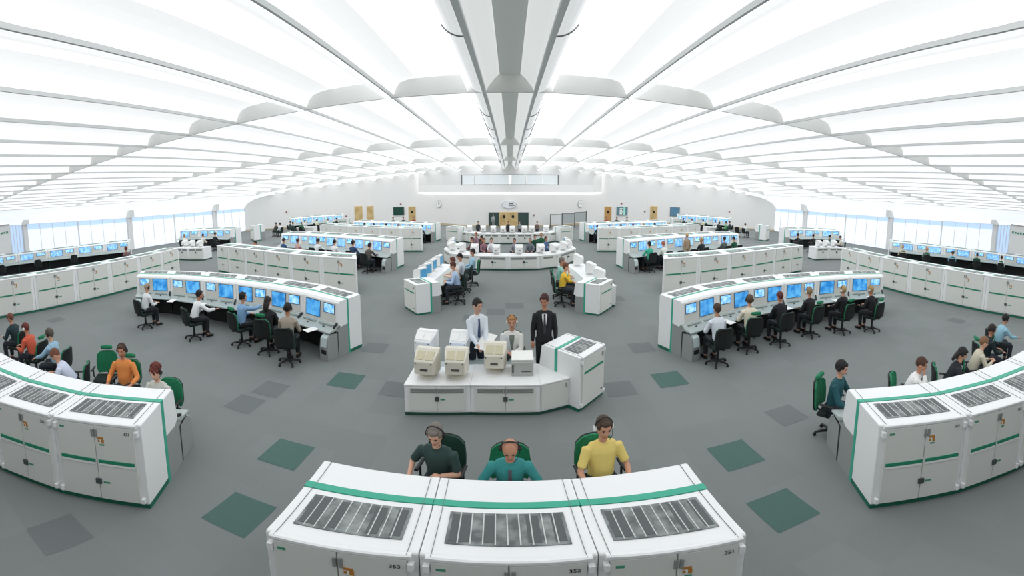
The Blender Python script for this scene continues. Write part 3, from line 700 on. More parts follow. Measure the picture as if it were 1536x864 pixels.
# ================================================================== MONITORS AND DESK THINGS
def make_crt(col, vcol, scr):
    r = empty('crt_monitor', (0, 0, 0)); f = loc_f
    q = MB(); q.prism(f, [(.02, .06), (.02, .44), (-.10, .45), (-.14, .42), (-.36, .34), (-.38, .32), (-.38, .12), (-.12, .06)], -.20, .20)
    for i, v in enumerate(q.v):
        if v.y < -.2: v.x *= .82
    q.build('housing', col, r, bevel=.012)
    q = MB(); q.box(f, -.17, .17, .015, .03, .10, .40); q.build('screen', scr, r)
    for a, b in ((-.15, -.012), (.012, .15)):
        q = MB(); vs = []
        for (y, z) in ((-.155, .418), (-.345, .349)):
            for x in (a, b): vs.append(Vector((x, y, z)))
        vs = vs + [v + Vector((0, 0, .005)) for v in vs]; q.add(vs, [(4, 5, 7, 6), (0, 1, 5, 4), (2, 3, 7, 6), (0, 2, 6, 4), (1, 3, 7, 5)])
        q.build('cooling_vent', vcol, r)
    cdk = mat('connector_dark', (84, 84, 80))
    q = MB(); q.box(f, -.06, .07, -.386, -.375, .18, .215); q.build('connector', cdk, r)
    for x in (-.15, .12): q = MB(); q.box(f, x, x + .02, -.386, -.375, .29, .31); q.build('clip', cdk, r)
    q = MB(); q.tube([(0, -.1, 0), (0, -.1, .02), (0, -.1, .07)], [.15, .14, .07], 16, cap=0); q.build('stand', col, r)
    return r
crt_b = make_crt(beige, beigeV, screenB); crt_w = make_crt(crtw, crtw, mat('screen_off_blue', (70, 130, 165), .2, .5))
used = {}
def place(proto, x, y, z, rz, label, cat, group, sc=1.0):
    if id(proto) not in used: used[id(proto)] = 1; o = proto
    else: o = copy_tree(proto)
    o.location = W(x, y, z); o.rotation_euler = (0, 0, math.radians(rz)); o.scale = (sc,) * 3
    props(o, label, cat, group); return o
GI = 'monitors on the central island'
place(crt_b, -1.97, 9.28, .77, -4, 'beige monitor with vented top, outermost on the central island', 'monitor', GI, 1.12)
place(crt_b, -1.28, 9.36, .77, 0, 'beige monitor with vented top, second from the island left end', 'monitor', GI, 1.12)
place(crt_b, -.36, 9.75, .77, -3, 'beige monitor with vented top in front of the woman in white', 'monitor', GI, 1.12)
place(crt_w, -2.2, 10.4, .80, -10, 'white monitor behind the outermost beige one', 'monitor', GI, 1.1)
place(crt_w, -1.28, 10.45, .80, -8, 'white monitor beside the man holding papers', 'monitor', GI, 1.1)
def make_docbox():
    r = empty('document_box', (0, 0, 0)); f = loc_f
    q = MB(); q.prism(f, [(-.2, 0), (-.2, .05), (-.19, .24), (-.14, .27), (.18, .30), (.2, .28), (.2, 0)], -.2, .2); q.build('housing', mat('box_grey', (176, 178, 174)), r, bevel=.006)
    q = MB(); q.prism(f, [(-.17, .275), (-.17, .285), (.19, .315), (.19, .3)], -.2, .2); q.build('paper_stack', paper, r)
    q = MB(); q.box(f, -.02, .16, -.205, -.195, .08, .09); q.build('slot', mat('lock_grey', (70, 78, 78)), r)
    q = MB(); q.box(f, -.19, -.16, -.205, -.195, .06, .2); q.build('side_slot', mat('lock_grey', (70, 78, 78)), r)
    return r
place(make_docbox(), .30, 9.45, .77, 0, 'grey document printer topped with white paper on the central island', 'printer', None, 1.05)
# ring monitors
k = 0
for i, (x, y, a) in enumerate(((-3.9, 27.9, 100), (-3.85, 27.0, 95), (-3.7, 26.2, 60), (-3.05, 25.75, 35), (-2.2, 25.3, 15), (-.85, 25.1, 5), (.55, 25.1, -5), (1.9, 25.3, -15), (2.75, 25.6, -30), (3.4, 26.3, -60), (3.8, 27.1, -85), (3.85, 27.9, -95))):
    place(crt_w, x, y, .8, -a if False else -(a if a <= 90 else 90) if x < 0 else -a, 'white monitor, %s from the left on the oval ring' % (ORD + ['eleventh', 'twelfth'])[i], 'monitor', 'monitors on the oval ring', .95)
for i, (x, y) in enumerate(((-3.6, 35.6), (-2.35, 35.1), (-1.45, 34.9), (-.6, 34.8), (.2, 34.8), (1.25, 34.9), (1.9, 35.0), (3.2, 35.5))):
    place(crt_w, x, y, .78, 0, 'white monitor, %s from the left on the far ring' % ORD[i], 'monitor', 'monitors on the far ring', .95)
for i, (x, y) in enumerate(((-4.0, 17.9), (-3.95, 18.9), (-3.85, 19.9), (-3.7, 21.0))):
    place(crt_w, x, y, .85, -(122 - 8 * i), 'white monitor, %s along the left aisle desk' % ORD[i], 'monitor', 'monitors on the left aisle desk', 1.0)
for i, (x, y) in enumerate(((3.95, 18.0), (3.8, 19.3), (3.5, 21.3))):
    place(crt_w, x, y, .85, 70, 'white monitor, %s along the right aisle desk' % ORD[i], 'monitor', 'monitors on the right aisle desk', 1.0)
for sg, nm in ((-1, 'left'), (1, 'right')):
    for i, x in enumerate((-1.0, -.1, .85)):
        place(crt_w, sg * 25.1 + x, 24.85, .95, 0, 'white monitor, %s before the %s screen bank' % (ORD[i], nm), 'monitor', 'monitors before the screen banks', .95)
def make_sheet():
    q = MB(); q.box(loc_f, -.105, .105, -.148, .148, 0, .004); o = q.build('paper_sheet', paper); return o
sheet0 = make_sheet()
for i, (x, y, z, a, lb) in enumerate(((-13.6, 11.75, .875, 20, 'left of the reaching man in white'), (-11.9, 11.95, .875, 0, 'under the reaching hand'), (-7.15, 11.35, .875, -25, 'beside the man in taupe'), (-6.2, 11.05, .875, -30, 'nearest the left aisle'),
        (7.2, 11.5, .875, 20, 'before the man in cream'), (10.3, 12.1, .875, 5, 'before the blond operator'), (13.1, 12.05, .875, -5, 'between two black-clad operators'), (15.2, 11.8, .875, -20, 'at the outer end of the right row'), (-.55, 10.55, .72, 10, 'beside the keyboard on the central island'), (.45, 10.3, .72, -8, 'near the seated woman hands'))):
    place(sheet0, x, y, z, a, 'white sheet of paper on the desk, ' + lb, 'paper', 'papers on the desks', 1.2)
q = MB(); q.box(loc_f, -.22, .22, -.08, .08, 0, .025); 
kb = q.build('keyboard', mat('keyboard_grey', (200, 202, 200))); q = MB()
for i in range(4): q.box(loc_f, -.2, .2, -.065 + i * .033, -.04 + i * .033, .025, .032)
q.build('keys', mat('key_grey', (150, 154, 154)), kb)
place(kb, -.1, 10.55, .70, 0, 'grey keyboard on the island desk before the seated woman', 'keyboard', None)
# ================================================================== CHAIR
def make_chair(head=True, cloth=None, shell=None):
    cloth = cloth or fabG; shell = shell or fabK
    r = empty('office_chair', (0, 0, 0))
    q = MB()
    for k_ in range(5):
        a = k_ * 2 * math.pi / 5 + .3; c_, s_ = math.cos(a), math.sin(a)
        q.tube([(0, 0, .10), (c_ * .16, s_ * .16, .09), (c_ * .29, s_ * .29, .07)], [.032, .026, .018], 8)
    q.tube([(0, 0, .08), (0, 0, .2), (0, 0, .40)], [.045, .035, .028], 10, cap=.1); q.build('star_base', black, r)
    for k_ in range(5):
        a = k_ * 2 * math.pi / 5 + .3; q = MB(); c = Vector((math.cos(a) * .29, math.sin(a) * .29, .03))
        t = Vector((-math.sin(a), math.cos(a), 0)) * .022; q.tube([c - t, c + t], .03, 10, (0, 0, 1), cap=.1); q.build('caster', black, r)
    q = MB(); q.prism(loc_f, [(-.22, .42), (-.22, .47), (-.18, .50), (.18, .50), (.25, .47), (.24, .42)], -.24, .24); q.build('seat', mat('seat_dark', (16, 34, 30), .8), r, bevel=.03)
    q = MB()
    prof = [(-.24, .50), (-.25, .60), (-.26, .74), (-.28, .90), (-.30, .96)]
    def back(off, wid, mt, nm):
        q = MB(); g = []
        for i, (y, z) in enumerate(prof):
            w_ = wid * (.86, 1.0, 1.0, .92, .62)[i]
            g.append([Vector((w_ * t, y + off - .05 * (1 - t * t) + .03, z)) for t in (-1, -.6, 0, .6, 1)])
        vs = [p for row in g for p in row]; vs2 = [p + Vector((0, -.035, 0)) for p in vs]; n = len(vs); fs = []
        for i in range(4):
            for j in range(4):
                a = i * 5 + j; fs += [(a, a + 1, a + 6, a + 5), (n + a, n + a + 5, n + a + 6, n + a + 1)]
        bd = [0, 1, 2, 3, 4, 9, 14, 19, 24, 23, 22, 21, 20, 15, 10, 5]
        for a, b in zip(bd, bd[1:] + bd[:1]): fs.append((a, b, n + b, n + a))
        q.add(vs + vs2, fs); return q.build(nm, mt, r, bevel=.008, smooth=False)
    bk = back(0, .26, cloth, 'backrest'); back(-.035, .255, shell, 'back_shell')
    q = MB(); q.tube([(0, -.1, .42), (0, -.28, .44), (0, -.31, .56)], .02, 8); q.build('back_bracket', black, r)
    if head:
        q = MB(); q.tube([(-.13, -.29, 1.05), (0, -.30, 1.05), (.13, -.29, 1.05)], [.04, .05, .04], 10, (0, 0, 1)); q.build('headrest', cloth, r)
    for s_ in (-1, 1):
        q = MB(); q.tube([(s_ * .24, -.02, .45), (s_ * .28, -.02, .50), (s_ * .28, -.02, .66)], .016, 8); q.tube([(s_ * .28, -.14, .67), (s_ * .28, .12, .67)], [(.03, .018)] * 2, 8); q.build('armrest', black, r)
    return r
chairH = make_chair(True); chairN = make_chair(False); chairK = make_chair(False, mat('chair_dark_green', (16, 60, 46), .8))
# ================================================================== PEOPLE
def remesh(mb, vox, name):
    me = mb.mesh(name, mat('skin', (205, 155, 128), .55)); o = bpy.data.objects.new('tmp', me); COL.objects.link(o)
    md = o.modifiers.new('r', 'REMESH'); md.mode = 'VOXEL'; md.voxel_size = vox
    sm = o.modifiers.new('s', 'SMOOTH'); sm.factor = .5; sm.iterations = 2
    dg = bpy.context.evaluated_depsgraph_get(); out = bpy.data.meshes.new_from_object(o.evaluated_get(dg)); out.name = name
    bpy.data.objects.remove(o); bpy.data.meshes.remove(me)
    for p in out.polygons: p.use_smooth = True
    return out
def ik(S, Wr, a, b, pole):
    d = Wr - S; L = min(max(d.length, .12), a + b - .004); u = d.normalized(); Wr = S + u * L
    x = (a * a - b * b + L * L) / (2 * L); h = math.sqrt(max(a * a - x * x, 0)); p = pole - pole.dot(u) * u; p.normalize()
    return S + u * x + p * h, Wr
def head_mesh(mb, M, c):
    t = MB(); t.ball((0, 0, 0), (.076, .094, .118), 32, 24)
    for v in t.v:
        x, y, z = v
        if y > 0:
            v.y += .026 * math.exp(-(x / .013) ** 2 - ((z + .012) / .026) ** 2) + .006 * math.exp(-((z - .04) / .02) ** 2)
            for s_ in (-1, 1): v.y -= .012 * math.exp(-((x - s_ * .032) / .016) ** 2 - ((z - .018) / .014) ** 2)
            v.y += .008 * math.exp(-(x / .03) ** 2 - ((z + .062) / .014) ** 2) + .012 * math.exp(-(x / .035) ** 2 - ((z + .10) / .02) ** 2)
        if z < -.04: v.x *= 1 - .22 * min(1, (-z - .04) / .07)
        if y < 0 and z < -.05: v.y *= .8
    mb.add([c + M @ v for v in t.v], t.f)
    for s_ in (-1, 1): mb.ball(c + M @ Vector((s_ * .078, -.008, -.005)), (.012, .02, .032), 10, 8, M=M)
POSE = {}
def figure(pose):
    """pose: stand, lean, lh, rh, yaw, pitch, sleeve, belly, knees"""
    key = tuple(sorted(pose.items()))
    if key in POSE: return POSE[key]
    st = pose.get('stand', 0); lean = math.radians(pose.get('lean', 8)); bl = pose.get('belly', 1.0)
    hip = Vector((0, 0, .93 if st else .56)); u = Vector((0, math.sin(lean), math.cos(lean))); fw = Vector((0, math.cos(lean), -math.sin(lean)))
    def sp(t, y=0, x=0): return hip + u * t + fw * y + Vector((x, 0, 0))
    neck = sp(.53); hc = neck + u * .06 + Vector((0, .02, .13))
    HS_ = 1.12; body = MB(); shirt = MB(); trou = MB(); shoe = MB()
    tor = [(0, -.04, .155, .115), (0, .08, .15, .112 * bl), (0, .2, .148, .115 * bl), (0, .34, .168, .115), (0, .43, .178, .105), (0, .495, .135, .078)]
    def torso(mb, g):
        mb.tube([sp(t[1]) for t in tor], [(t[2] + g, t[3] + g) for t in tor], 16)
        mb.tube([sp(.455, 0, -.15), sp(.47, 0, 0), sp(.455, 0, .15)], [.055 + g, .07 + g, .055 + g], 12, (0, 0, 1))
    torso(body, 0); torso(shirt, .013)
    body.tube([sp(.47), neck + Vector((0, .005, .02)), hc + Vector((0, -.015, -.05))], [.06, .053, .052], 12)
    shirt.tube([sp(.49), neck + Vector((0, .003, .012))], [.075, .062], 12)
    yaw, pit = math.radians(pose.get('yaw', 0)), math.radians(pose.get('pitch', 12))
    HM = (Matrix.Rotation(yaw, 3, 'Z') @ Matrix.Rotation(-pit, 3, 'X')) * 1.12
    head_mesh(body, HM, hc)
    hands = MB(); sl = pose.get('sleeve', 1)
    for s_, hk, dflt in ((-1, 'lh', (-.16, .44, .74)), (1, 'rh', (.16, .44, .74))):
        tg = Vector(pose.get(hk, dflt if not st else (s_ * .25, .04, .82))); S = sp(.455, 0, s_ * .185)
        E, Wr = ik(S, tg, .29, .25, Vector((s_ * .7, -.5, -.9)))
        body.tube([S, (S + E) / 2, E], [.052, .046, .038], 12); body.tube([E, E.lerp(Wr, .4), Wr], [.039, .036, .026], 12)
        shirt.tube([S, (S + E) / 2, E if sl else S.lerp(E, .8)], [.068, .060, .055 if sl else .06], 12)
        if sl: shirt.tube([E, E.lerp(Wr, .4), E.lerp(Wr, .92)], [.054, .05, .038], 12)
        d = (Wr - E).normalized(); side = d.cross(Vector((0, 0, 1))); side = side.normalized() if side.length > .1 else Vector((1, 0, 0)); dn = -side.cross(d) if side.cross(d).z > 0 else side.cross(d)
        dn = dn.normalized()
        hands.tube([Wr - d * .01, Wr + d * .045, Wr + d * .085], [(.024, .016), (.04, .015), (.038, .012)], 10, side)
        for i, (o_, ln) in enumerate(((-.028, .062), (-.010, .072), (.009, .068), (.027, .052))):
            b0 = Wr + d * .08 + side * o_; b1 = b0 + d * ln * .5 + dn * .008; b2 = b1 + d * ln * .35 + dn * .022
            hands.tube([b0, b1, b2], [.0095, .0088, .007], 6)
        ts = -side * s_ if side.x * 1 > 0 else side * s_
        hands.tube([Wr + d * .02 + ts * .02, Wr + d * .05 + ts * .045, Wr + d * .08 + ts * .05 + dn * .01], [.012, .011, .008], 6)
    kn = pose.get('knees', .11); shoes = {-1: MB(), 1: MB()}
    for s_ in (-1, 1):
        if st:
            H, Kn, An = Vector((s_ * .09, 0, .92)), Vector((s_ * .10, .015, .50)), Vector((s_ * .11, -.02, .09))
        else:
            H, Kn, An = Vector((s_ * .09, .02, .56)), Vector((s_ * (kn + .03), .42, .54)), Vector((s_ * (kn + .02), .40, .10))
        for mb, g in ((body, 0), (trou, .014)):
            mb.tube([H, (H + Kn) / 2, Kn], [.088 + g, .074 + g, .058 + g], 12, (1, 0, 0)); mb.tube([Kn, Kn.lerp(An, .35), An + (Vector((0, 0, .04)) if g else Vector((0, 0, 0)))], [.058 + g, .056 + g, .038 + g * 1.5], 12, (1, 0, 0))
        ft = An.copy(); shoes[s_].tube([Vector((ft.x, ft.y - .05, .05)), Vector((ft.x, ft.y + .06, .05)), Vector((ft.x * 1.1, ft.y + .19, .035))], [(.042, .045), (.05, .045), (.036, .028)], 12, (1, 0, 0))
        body.tube([An, Vector((ft.x, ft.y + .1, .05))], [.036, .03], 8)
    trou.tube([sp(-.05), sp(.07)], [(.17, .132), (.162, .125 * bl)], 16)
    bm_ = remesh(body, .011, 'body')
    # append hands
    b = bmesh.new(); b.from_mesh(bm_); hm = hands.mesh('h', mat('skin', (0, 0, 0))); b.from_mesh(hm); b.to_mesh(bm_); b.free(); bpy.data.meshes.remove(hm)
    for p in bm_.polygons: p.use_smooth = True
    def T(v): return hc + HM @ Vector(v)
    d = dict(body=bm_, shirt=remesh(shirt, .013, 'shirt'), trousers=remesh(trou, .014, 'trousers'), shoeL=shoes[-1].mesh('shoe', fabK), shoeR=shoes[1].mesh('shoe', fabK), T=T, HM=HM, hc=hc, sp=sp, u=u, fw=fw, bl=bl, extra={})
    POSE[key] = d; return d
def hair_mesh(d, style):
    if ('hair', style) in d['extra']: return d['extra'][('hair', style)]
    q = MB(); T, HM = d['T'], d['HM']
    if style == 'bald':
        q.ball(T((0, -.034, .0)), (.084, .074, .05), 18, 10, M=HM)
    else:
        q.ball(T((0, -.018, .026)), (.084, .098, .106), 20, 14, M=HM)
        for s_ in (-1, 1): q.ball(T((s_ * .062, .012, .045)), (.024, .05, .045), 10, 8, M=HM)
        q.ball(T((0, .045, .085)), (.055, .04, .03), 12, 8, M=HM)
        if style == 'long': q.tube([T((0, -.05, .02)), T((0, -.085, -.08)), T((0, -.10, -.2))], [(.085, .06), (.09, .045), (.06, .025)], 14)
        if style == 'curly':
            random.seed(3)
            for i in range(40):
                a, e = random.uniform(0, 6.28), random.uniform(.1, 1.4); q.ball(T((.085 * math.cos(a) * math.cos(e), -.02 + .095 * math.sin(a) * math.cos(e), .03 + .1 * math.sin(e))), .026, 8, 6)
    me = q.mesh('hair', fabK); 
    for p in me.polygons: p.use_smooth = True
    d['extra'][('hair', style)] = me; return me
def face_meshes(d):
    if 'face' in d['extra']: return d['extra']['face']
    T, HM = d['T'], d['HM']; out = []
    for s_ in (-1, 1):
        q = MB(); q.ball(T((s_ * .031, .082, .016)), (.011, .007, .006), 8, 6, 0, HM); out.append(('eye', q.mesh('eye', mat('eye_dark', (50, 38, 34)))))
        q = MB(); q.tube([T((s_ * .018, .094, .036)), T((s_ * .046, .084, .035))], .0035, 6); out.append(('eyebrow', q.mesh('eyebrow', mat('eye_dark', (50, 38, 34)))))
    q = MB(); q.tube([T((-.022, .09, -.06)), T((0, .097, -.06)), T((.022, .09, -.06))], .0045, 6, (0, 0, 1)); out.append(('lips', q.mesh('lips', mat('lips', (166, 92, 84)))))
    d['extra']['face'] = out; return out
def headset_mesh(d, white_cups=False):
    k_ = ('hs', white_cups)
    if k_ in d['extra']: return d['extra'][k_]
    q = MB(); T, HM = d['T'], d['HM']
    pts = [T((.098 * math.cos(a), -.008, .012 + .118 * math.sin(a))) for a in [math.pi * i / 12 for i in range(13)]]
    q.tube(pts, [(.009, .007)] * 13, 8, HM @ Vector((0, 1, 0)))
    for s_ in (-1, 1): q.tube([T((s_ * .083, -.008, -.002)), T((s_ * .108, -.008, -.002))], [.036, .032], 12, (0, 0, 1), 1, .2)
    q.tube([T((-.1, 0, -.02)), T((-.085, .06, -.06)), T((-.035, .115, -.066))], .004, 6)
    me = q.mesh('headset', [black, mat('cup_white', (232, 232, 228)) if white_cups else black]); d['extra'][k_] = me; return me
def child(nm, me, parent, mt=None):
    o = bpy.data.objects.new(nm, me); COL.objects.link(o); o.parent = parent
    if mt:
        while len(o.material_slots) == 0: me.materials.append(mt)
        o.material_slots[0].link = 'OBJECT'; o.material_slots[0].material = mt
    return o
def cm(rgb, n='cloth', rough=.8): return mat('%s_%d_%d_%d' % ((n,) + tuple(rgb)), rgb, rough)
BLK, DKG, WHT, LBL = (26, 30, 34), (20, 70, 72), (232, 236, 238), (150, 186, 208)
HB, HK, HG, HBL, HR = (74, 48, 34), (28, 22, 22), (120, 112, 104), (176, 146, 96), (104, 44, 34)
SKN = [(206, 152, 124), (218, 168, 142), (196, 140, 112)]
pn = 0
def person(x, y, face, label, shirt=WHT, hair=HB, style='short', pose=None, hs=1, sc=1.0, trousers=(44, 50, 60), chair='N', group=None, tie=None, jacket=None, up=0, z=0, chair_label=None, no_chair=False, crot=0, logo=0):
    global pn; pn += 1
    d = figure(pose or {}); stand = (pose or {}).get('stand', 0)
    r = bpy.data.objects.new('person', d['body']); COL.objects.link(r)
    r.material_slots[0].link = 'OBJECT'; r.material_slots[0].material = cm(SKN[pn % 3], 'skin', .5)
    r.location = W(x, y, z) + Vector((0, 0, up)); r.rotation_euler = (0, 0, math.radians(face)); r.scale = (sc,) * 3
    props(r, label, 'person', group)
    child('shirt', d['shirt'], r, cm(shirt)); child('trousers', d['trousers'], r, cm(trousers)); child('shoe', d['shoeL'], r, cm((24, 24, 26), 'leather', .4)); child('shoe', d['shoeR'], r, cm((24, 24, 26), 'leather', .4))
    child('hair', hair_mesh(d, style), r, cm(hair, 'hair', .7)); [child(n_, m_, r) for n_, m_ in (face_meshes(d) if sc >= .97 else [])]
    if hs: child('headset', headset_mesh(d, hs == 2), r)
    sp, fw = d['sp'], d['fw']
    if tie:
        q = MB(); j_ = .008 if jacket else 0; a = [sp(t, j_ + .13 * (d['bl'] if t < .3 else 1)) for t in (.10, .14, .3)] + [sp(.42, .128 + j_), sp(.49, .104 + j_)]
        q.tube(a, [(.008, .004), (.034, .007), (.028, .007), (.018, .007), (.02, .009)], 8); o = q.build('tie', cm(tie), r)
    if jacket:
        q = MB(); q.tube([sp(.14, .126), sp(.3, .131), sp(.42, .124), sp(.49, .10)], [(.008, .004), (.034, .008), (.052, .008), (.055, .01)], 10); q.build('shirt_front', cm(jacket), r)
    if not stand and not no_chair:
        pc = {'N': chairN, 'H': chairH, 'K': chairK}[chair]
        c = place(pc, x, y, z, face + crot, chair_label or ('office chair under the ' + ' '.join([w_ for w_ in label.split() if w_ != 'seated'][:12])), 'chair', None, sc)
        c.location += Vector((0, 0, up))
        wl = c['label'].split()
        if len(wl) > 16: c['label'] = ' '.join(wl[:16])
    return r
L3 = dict(lean=14, pitch=24); L4 = dict(lean=6, pitch=8); L5 = dict(lean=24, pitch=18, rh=(.2, .62, .78)); L6 = dict(lean=-4, pitch=5, lh=(-.14, .30, .70), rh=(.14, .32, .70))
TURN = dict(lean=10, yaw=30, pitch=12); TURNR = dict(lean=10, yaw=-30, pitch=12)
# --- front centre, facing the camera side consoles
person(-1.06, 5.62, 172, 'grey-haired man in dark green short-sleeved shirt seated with headset at the front consoles', (42, 66, 62), HG, pose=dict(lean=14, pitch=26, sleeve=0, lh=(-.10, .30, .80), rh=(.30, .30, .70)), sc=1.0, chair='K')
person(0.0, 5.45, 180, 'bald man in teal jacket seated with headset and patterned tie', (52, 140, 140), (110, 84, 70), 'bald', pose=dict(lean=20, pitch=30, lh=(-.24, .38, .72), rh=(.24, .38, .72)), sc=1.0, tie=(92, 84, 96), chair='N')
person(1.38, 5.55, 186, 'man in yellow short-sleeved shirt seated with white headphones', (232, 208, 120), (70, 52, 40), pose=dict(lean=4, pitch=14, sleeve=0, belly=1.2, lh=(-.25, .34, .66), rh=(.25, .34, .66)), hs=2, sc=1.02, trousers=(36, 48, 46), chair='N')
# --- left front row
def fl(x): return 148 - 0 * x
LF = [(-6.95, 5.5, 195, 'curly-haired youth in pale striped shirt seated at the aisle end', (200, 200, 192), HR, 'curly', dict(lean=14, pitch=22), 1, 'N', {}),
      (-8.65, 5.65, 212, 'large man in orange shirt seated with headset', (226, 140, 72), HB, 'short', dict(lean=4, pitch=10, belly=1.3, lh=(-.26, .34, .72), rh=(.26, .34, .72)), 1, 'H', {}),
      (-9.85, 4.75, 140, 'brown-haired person in pale lilac shirt seated and bent over the left desk', (206, 212, 232), (112, 68, 48), 'short', dict(lean=38, pitch=50, lh=(-.1, .52, .74), rh=(.1, .5, .74)), 0, 'N', {}),
      (-11.45, 5.0, 125, 'man in light blue shirt seated with headset facing the left desk', LBL, (84, 76, 66), 'short', dict(lean=14, pitch=16, lh=(-.16, .55, .72)), 1, 'N', {}),
      (-12.75, 4.75, 120, 'man in red shirt seated with white headphones at the left desk', (206, 92, 66), HR, 'short', dict(lean=22, pitch=20, rh=(.12, .58, .74)), 2, 'H', {}),
      (-14.5, 4.75, 120, 'person in black sweater seated at the far left of the front row', (26, 48, 54), (110, 66, 52), 'short', dict(lean=18, pitch=22), 0, 'N', {})]
for x, y, a, lb, sh, ha, stl, po, hs, ch, kw in LF: person(x, y, a, lb, sh, ha, stl, po, hs, 1.0, chair=ch, **kw)
place(chairH, -9.7, 5.65, 0, 222, 'empty bright green office chair with headrest beside the man in orange', 'chair', None, 1.0)
RF = [(6.55, 5.85, 205, 'man in dark teal jumper seated with headset at the aisle end desk', (22, 80, 88), HK, 'short', dict(lean=8, pitch=20, lh=(-.26, .42, .72), rh=(.2, .42, .72)), 1, 'H', {}),
      (8.3, 5.05, 205, 'brown-haired man in white shirt and dark tie seated with hand on mouth', (240, 240, 238), HB, 'short', dict(lean=24, pitch=24, rh=(.04, .34, 1.06), lh=(-.2, .5, .74)), 0, 'N', dict(tie=(84, 60, 70))),
      (9.75, 4.65, 215, 'black-haired woman in black jacket over white seated with headset', (30, 36, 42), HK, 'long', dict(lean=26, pitch=30), 1, 'N', dict(jacket=(236, 236, 238))),
      (11.1, 4.55, 222, 'man in beige jumper seated leaning to his desk', (204, 196, 176), (130, 96, 66), 'short', dict(lean=26, pitch=20, lh=(-.1, .5, .8), rh=(.1, .5, .8)), 0, 'N', {}),
      (12.5, 4.65, 225, 'dark-haired woman in black suit and white blouse seated with headset', (24, 40, 46), (46, 34, 30), 'short', dict(lean=10, pitch=20), 1, 'H', dict(jacket=(236, 236, 238))),
      (14.3, 4.9, 228, 'man in light blue shirt and blue tie seated at far right', (152, 196, 214), HK, 'short', dict(lean=20, pitch=14, rh=(.2, .6, .76)), 1, 'N', dict(tie=(50, 80, 110)))]
for x, y, a, lb, sh, ha, stl, po, hs, ch, kw in RF: person(x, y, a, lb, sh, ha, stl, po, hs, 1.0, chair=ch, **kw)
# --- left middle row (backs towards the camera)
LM = [(-14.1, 10.55, -10, 'grey-haired man in white shirt seated at the outer end of the left middle row', WHT, (170, 150, 130), 'short', dict(lean=16, pitch=22), 1, 'K'),
      (-11.2, 10.7, -22, 'man in white shirt seated reaching along the left middle desk', (238, 240, 240), HK, 'short', dict(lean=26, pitch=10, yaw=-25, rh=(.3, .66, .80)), 1, 'K'),
      (-9.1, 11.05, -20, 'man in light blue shirt seated and pointing at a large screen', (134, 174, 214), HK, 'short', dict(lean=12, pitch=4, yaw=-20, rh=(.25, .62, 1.0)), 1, 'H'),
      (-7.8, 10.85, 5, 'long-haired woman in black seated between two men of the left row', (30, 30, 34), (32, 26, 26), 'long', dict(lean=12, pitch=12), 0, 'H'),
      (-6.7, 10.4, 14, 'man in taupe shirt seated with headset at the aisle end of the left row', (160, 150, 136), HK, 'short', dict(lean=14, pitch=20), 1, 'K')]
for x, y, a, lb, sh, ha, stl, po, hs, ch in LM: person(x, y, a, lb, sh, ha, stl, po, hs, 1.0, chair=ch, trousers=(30, 32, 38))
RM = [(6.25, 10.5, 0, 'man in white shirt seated at the aisle end of the right middle row', (222, 228, 236), (70, 54, 42), 'short', dict(lean=14, pitch=10), 0, 'K'),
      (7.8, 11.05, -6, 'man in cream shirt seated with headset in the right middle row', (232, 222, 200), (84, 62, 46), 'short', dict(lean=10, pitch=10, yaw=-15), 1, 'H'),
      (9.2, 11.05, 0, 'auburn-haired woman in black seated in the right middle row', (24, 26, 32), (92, 42, 42), 'short', L3, 0, 'K'),
      (10.85, 11.2, 6, 'blond operator in black seated with white headset near the handset', (26, 28, 32), (150, 122, 88), 'short', dict(lean=16, pitch=14, yaw=-25), 2, 'H'),
      (12.3, 10.85, 6, 'fair-haired operator in black seated second from the row outer end', (22, 24, 28), (176, 150, 104), 'short', L4, 2, 'H'),
      (13.6, 10.3, 6, 'light-haired operator in black seated at the outer end of the right middle row', (22, 24, 28), (170, 142, 98), 'short', L3, 2, 'H')]
for x, y, a, lb, sh, ha, stl, po, hs, ch in RM: person(x, y, a, lb, sh, ha, stl, po, hs, 1.0, chair=ch, trousers=(30, 32, 38))
# --- centre island
person(.05, 10.62, 180, 'woman in white jacket and patterned top seated with headset at the central island', (236, 234, 226), (176, 128, 80), 'short', dict(lean=8, pitch=8, lh=(-.05, .38, .76), rh=(.08, .38, .76)), 2, 1.0, trousers=(40, 44, 50), jacket=(128, 134, 120), chair='N')
person(-.90, 10.35, -150, 'man in white shirt and dark tie standing with papers in his hands', (228, 234, 240), HK, 'short', dict(stand=1, lean=4, yaw=18, pitch=14, sleeve=1, lh=(-.05, .36, .98), rh=(.14, .36, .98)), 0, 1.0, trousers=(30, 34, 42), tie=(60, 78, 110))
person(.93, 10.55, 178, 'man in black suit and dark tie standing beside the island cabinet', (26, 28, 32), (66, 36, 32), 'short', dict(stand=1, lean=0, yaw=-18, pitch=18), 0, 1.02, trousers=(26, 28, 32), jacket=(236, 236, 238), tie=(60, 58, 66))
o = place(sheet0, -.62, 9.98, 1.28, 25, 'white papers held by the standing man in white shirt', 'paper', None, 1.5); o.rotation_euler = (math.radians(25), 0, math.radians(-30))
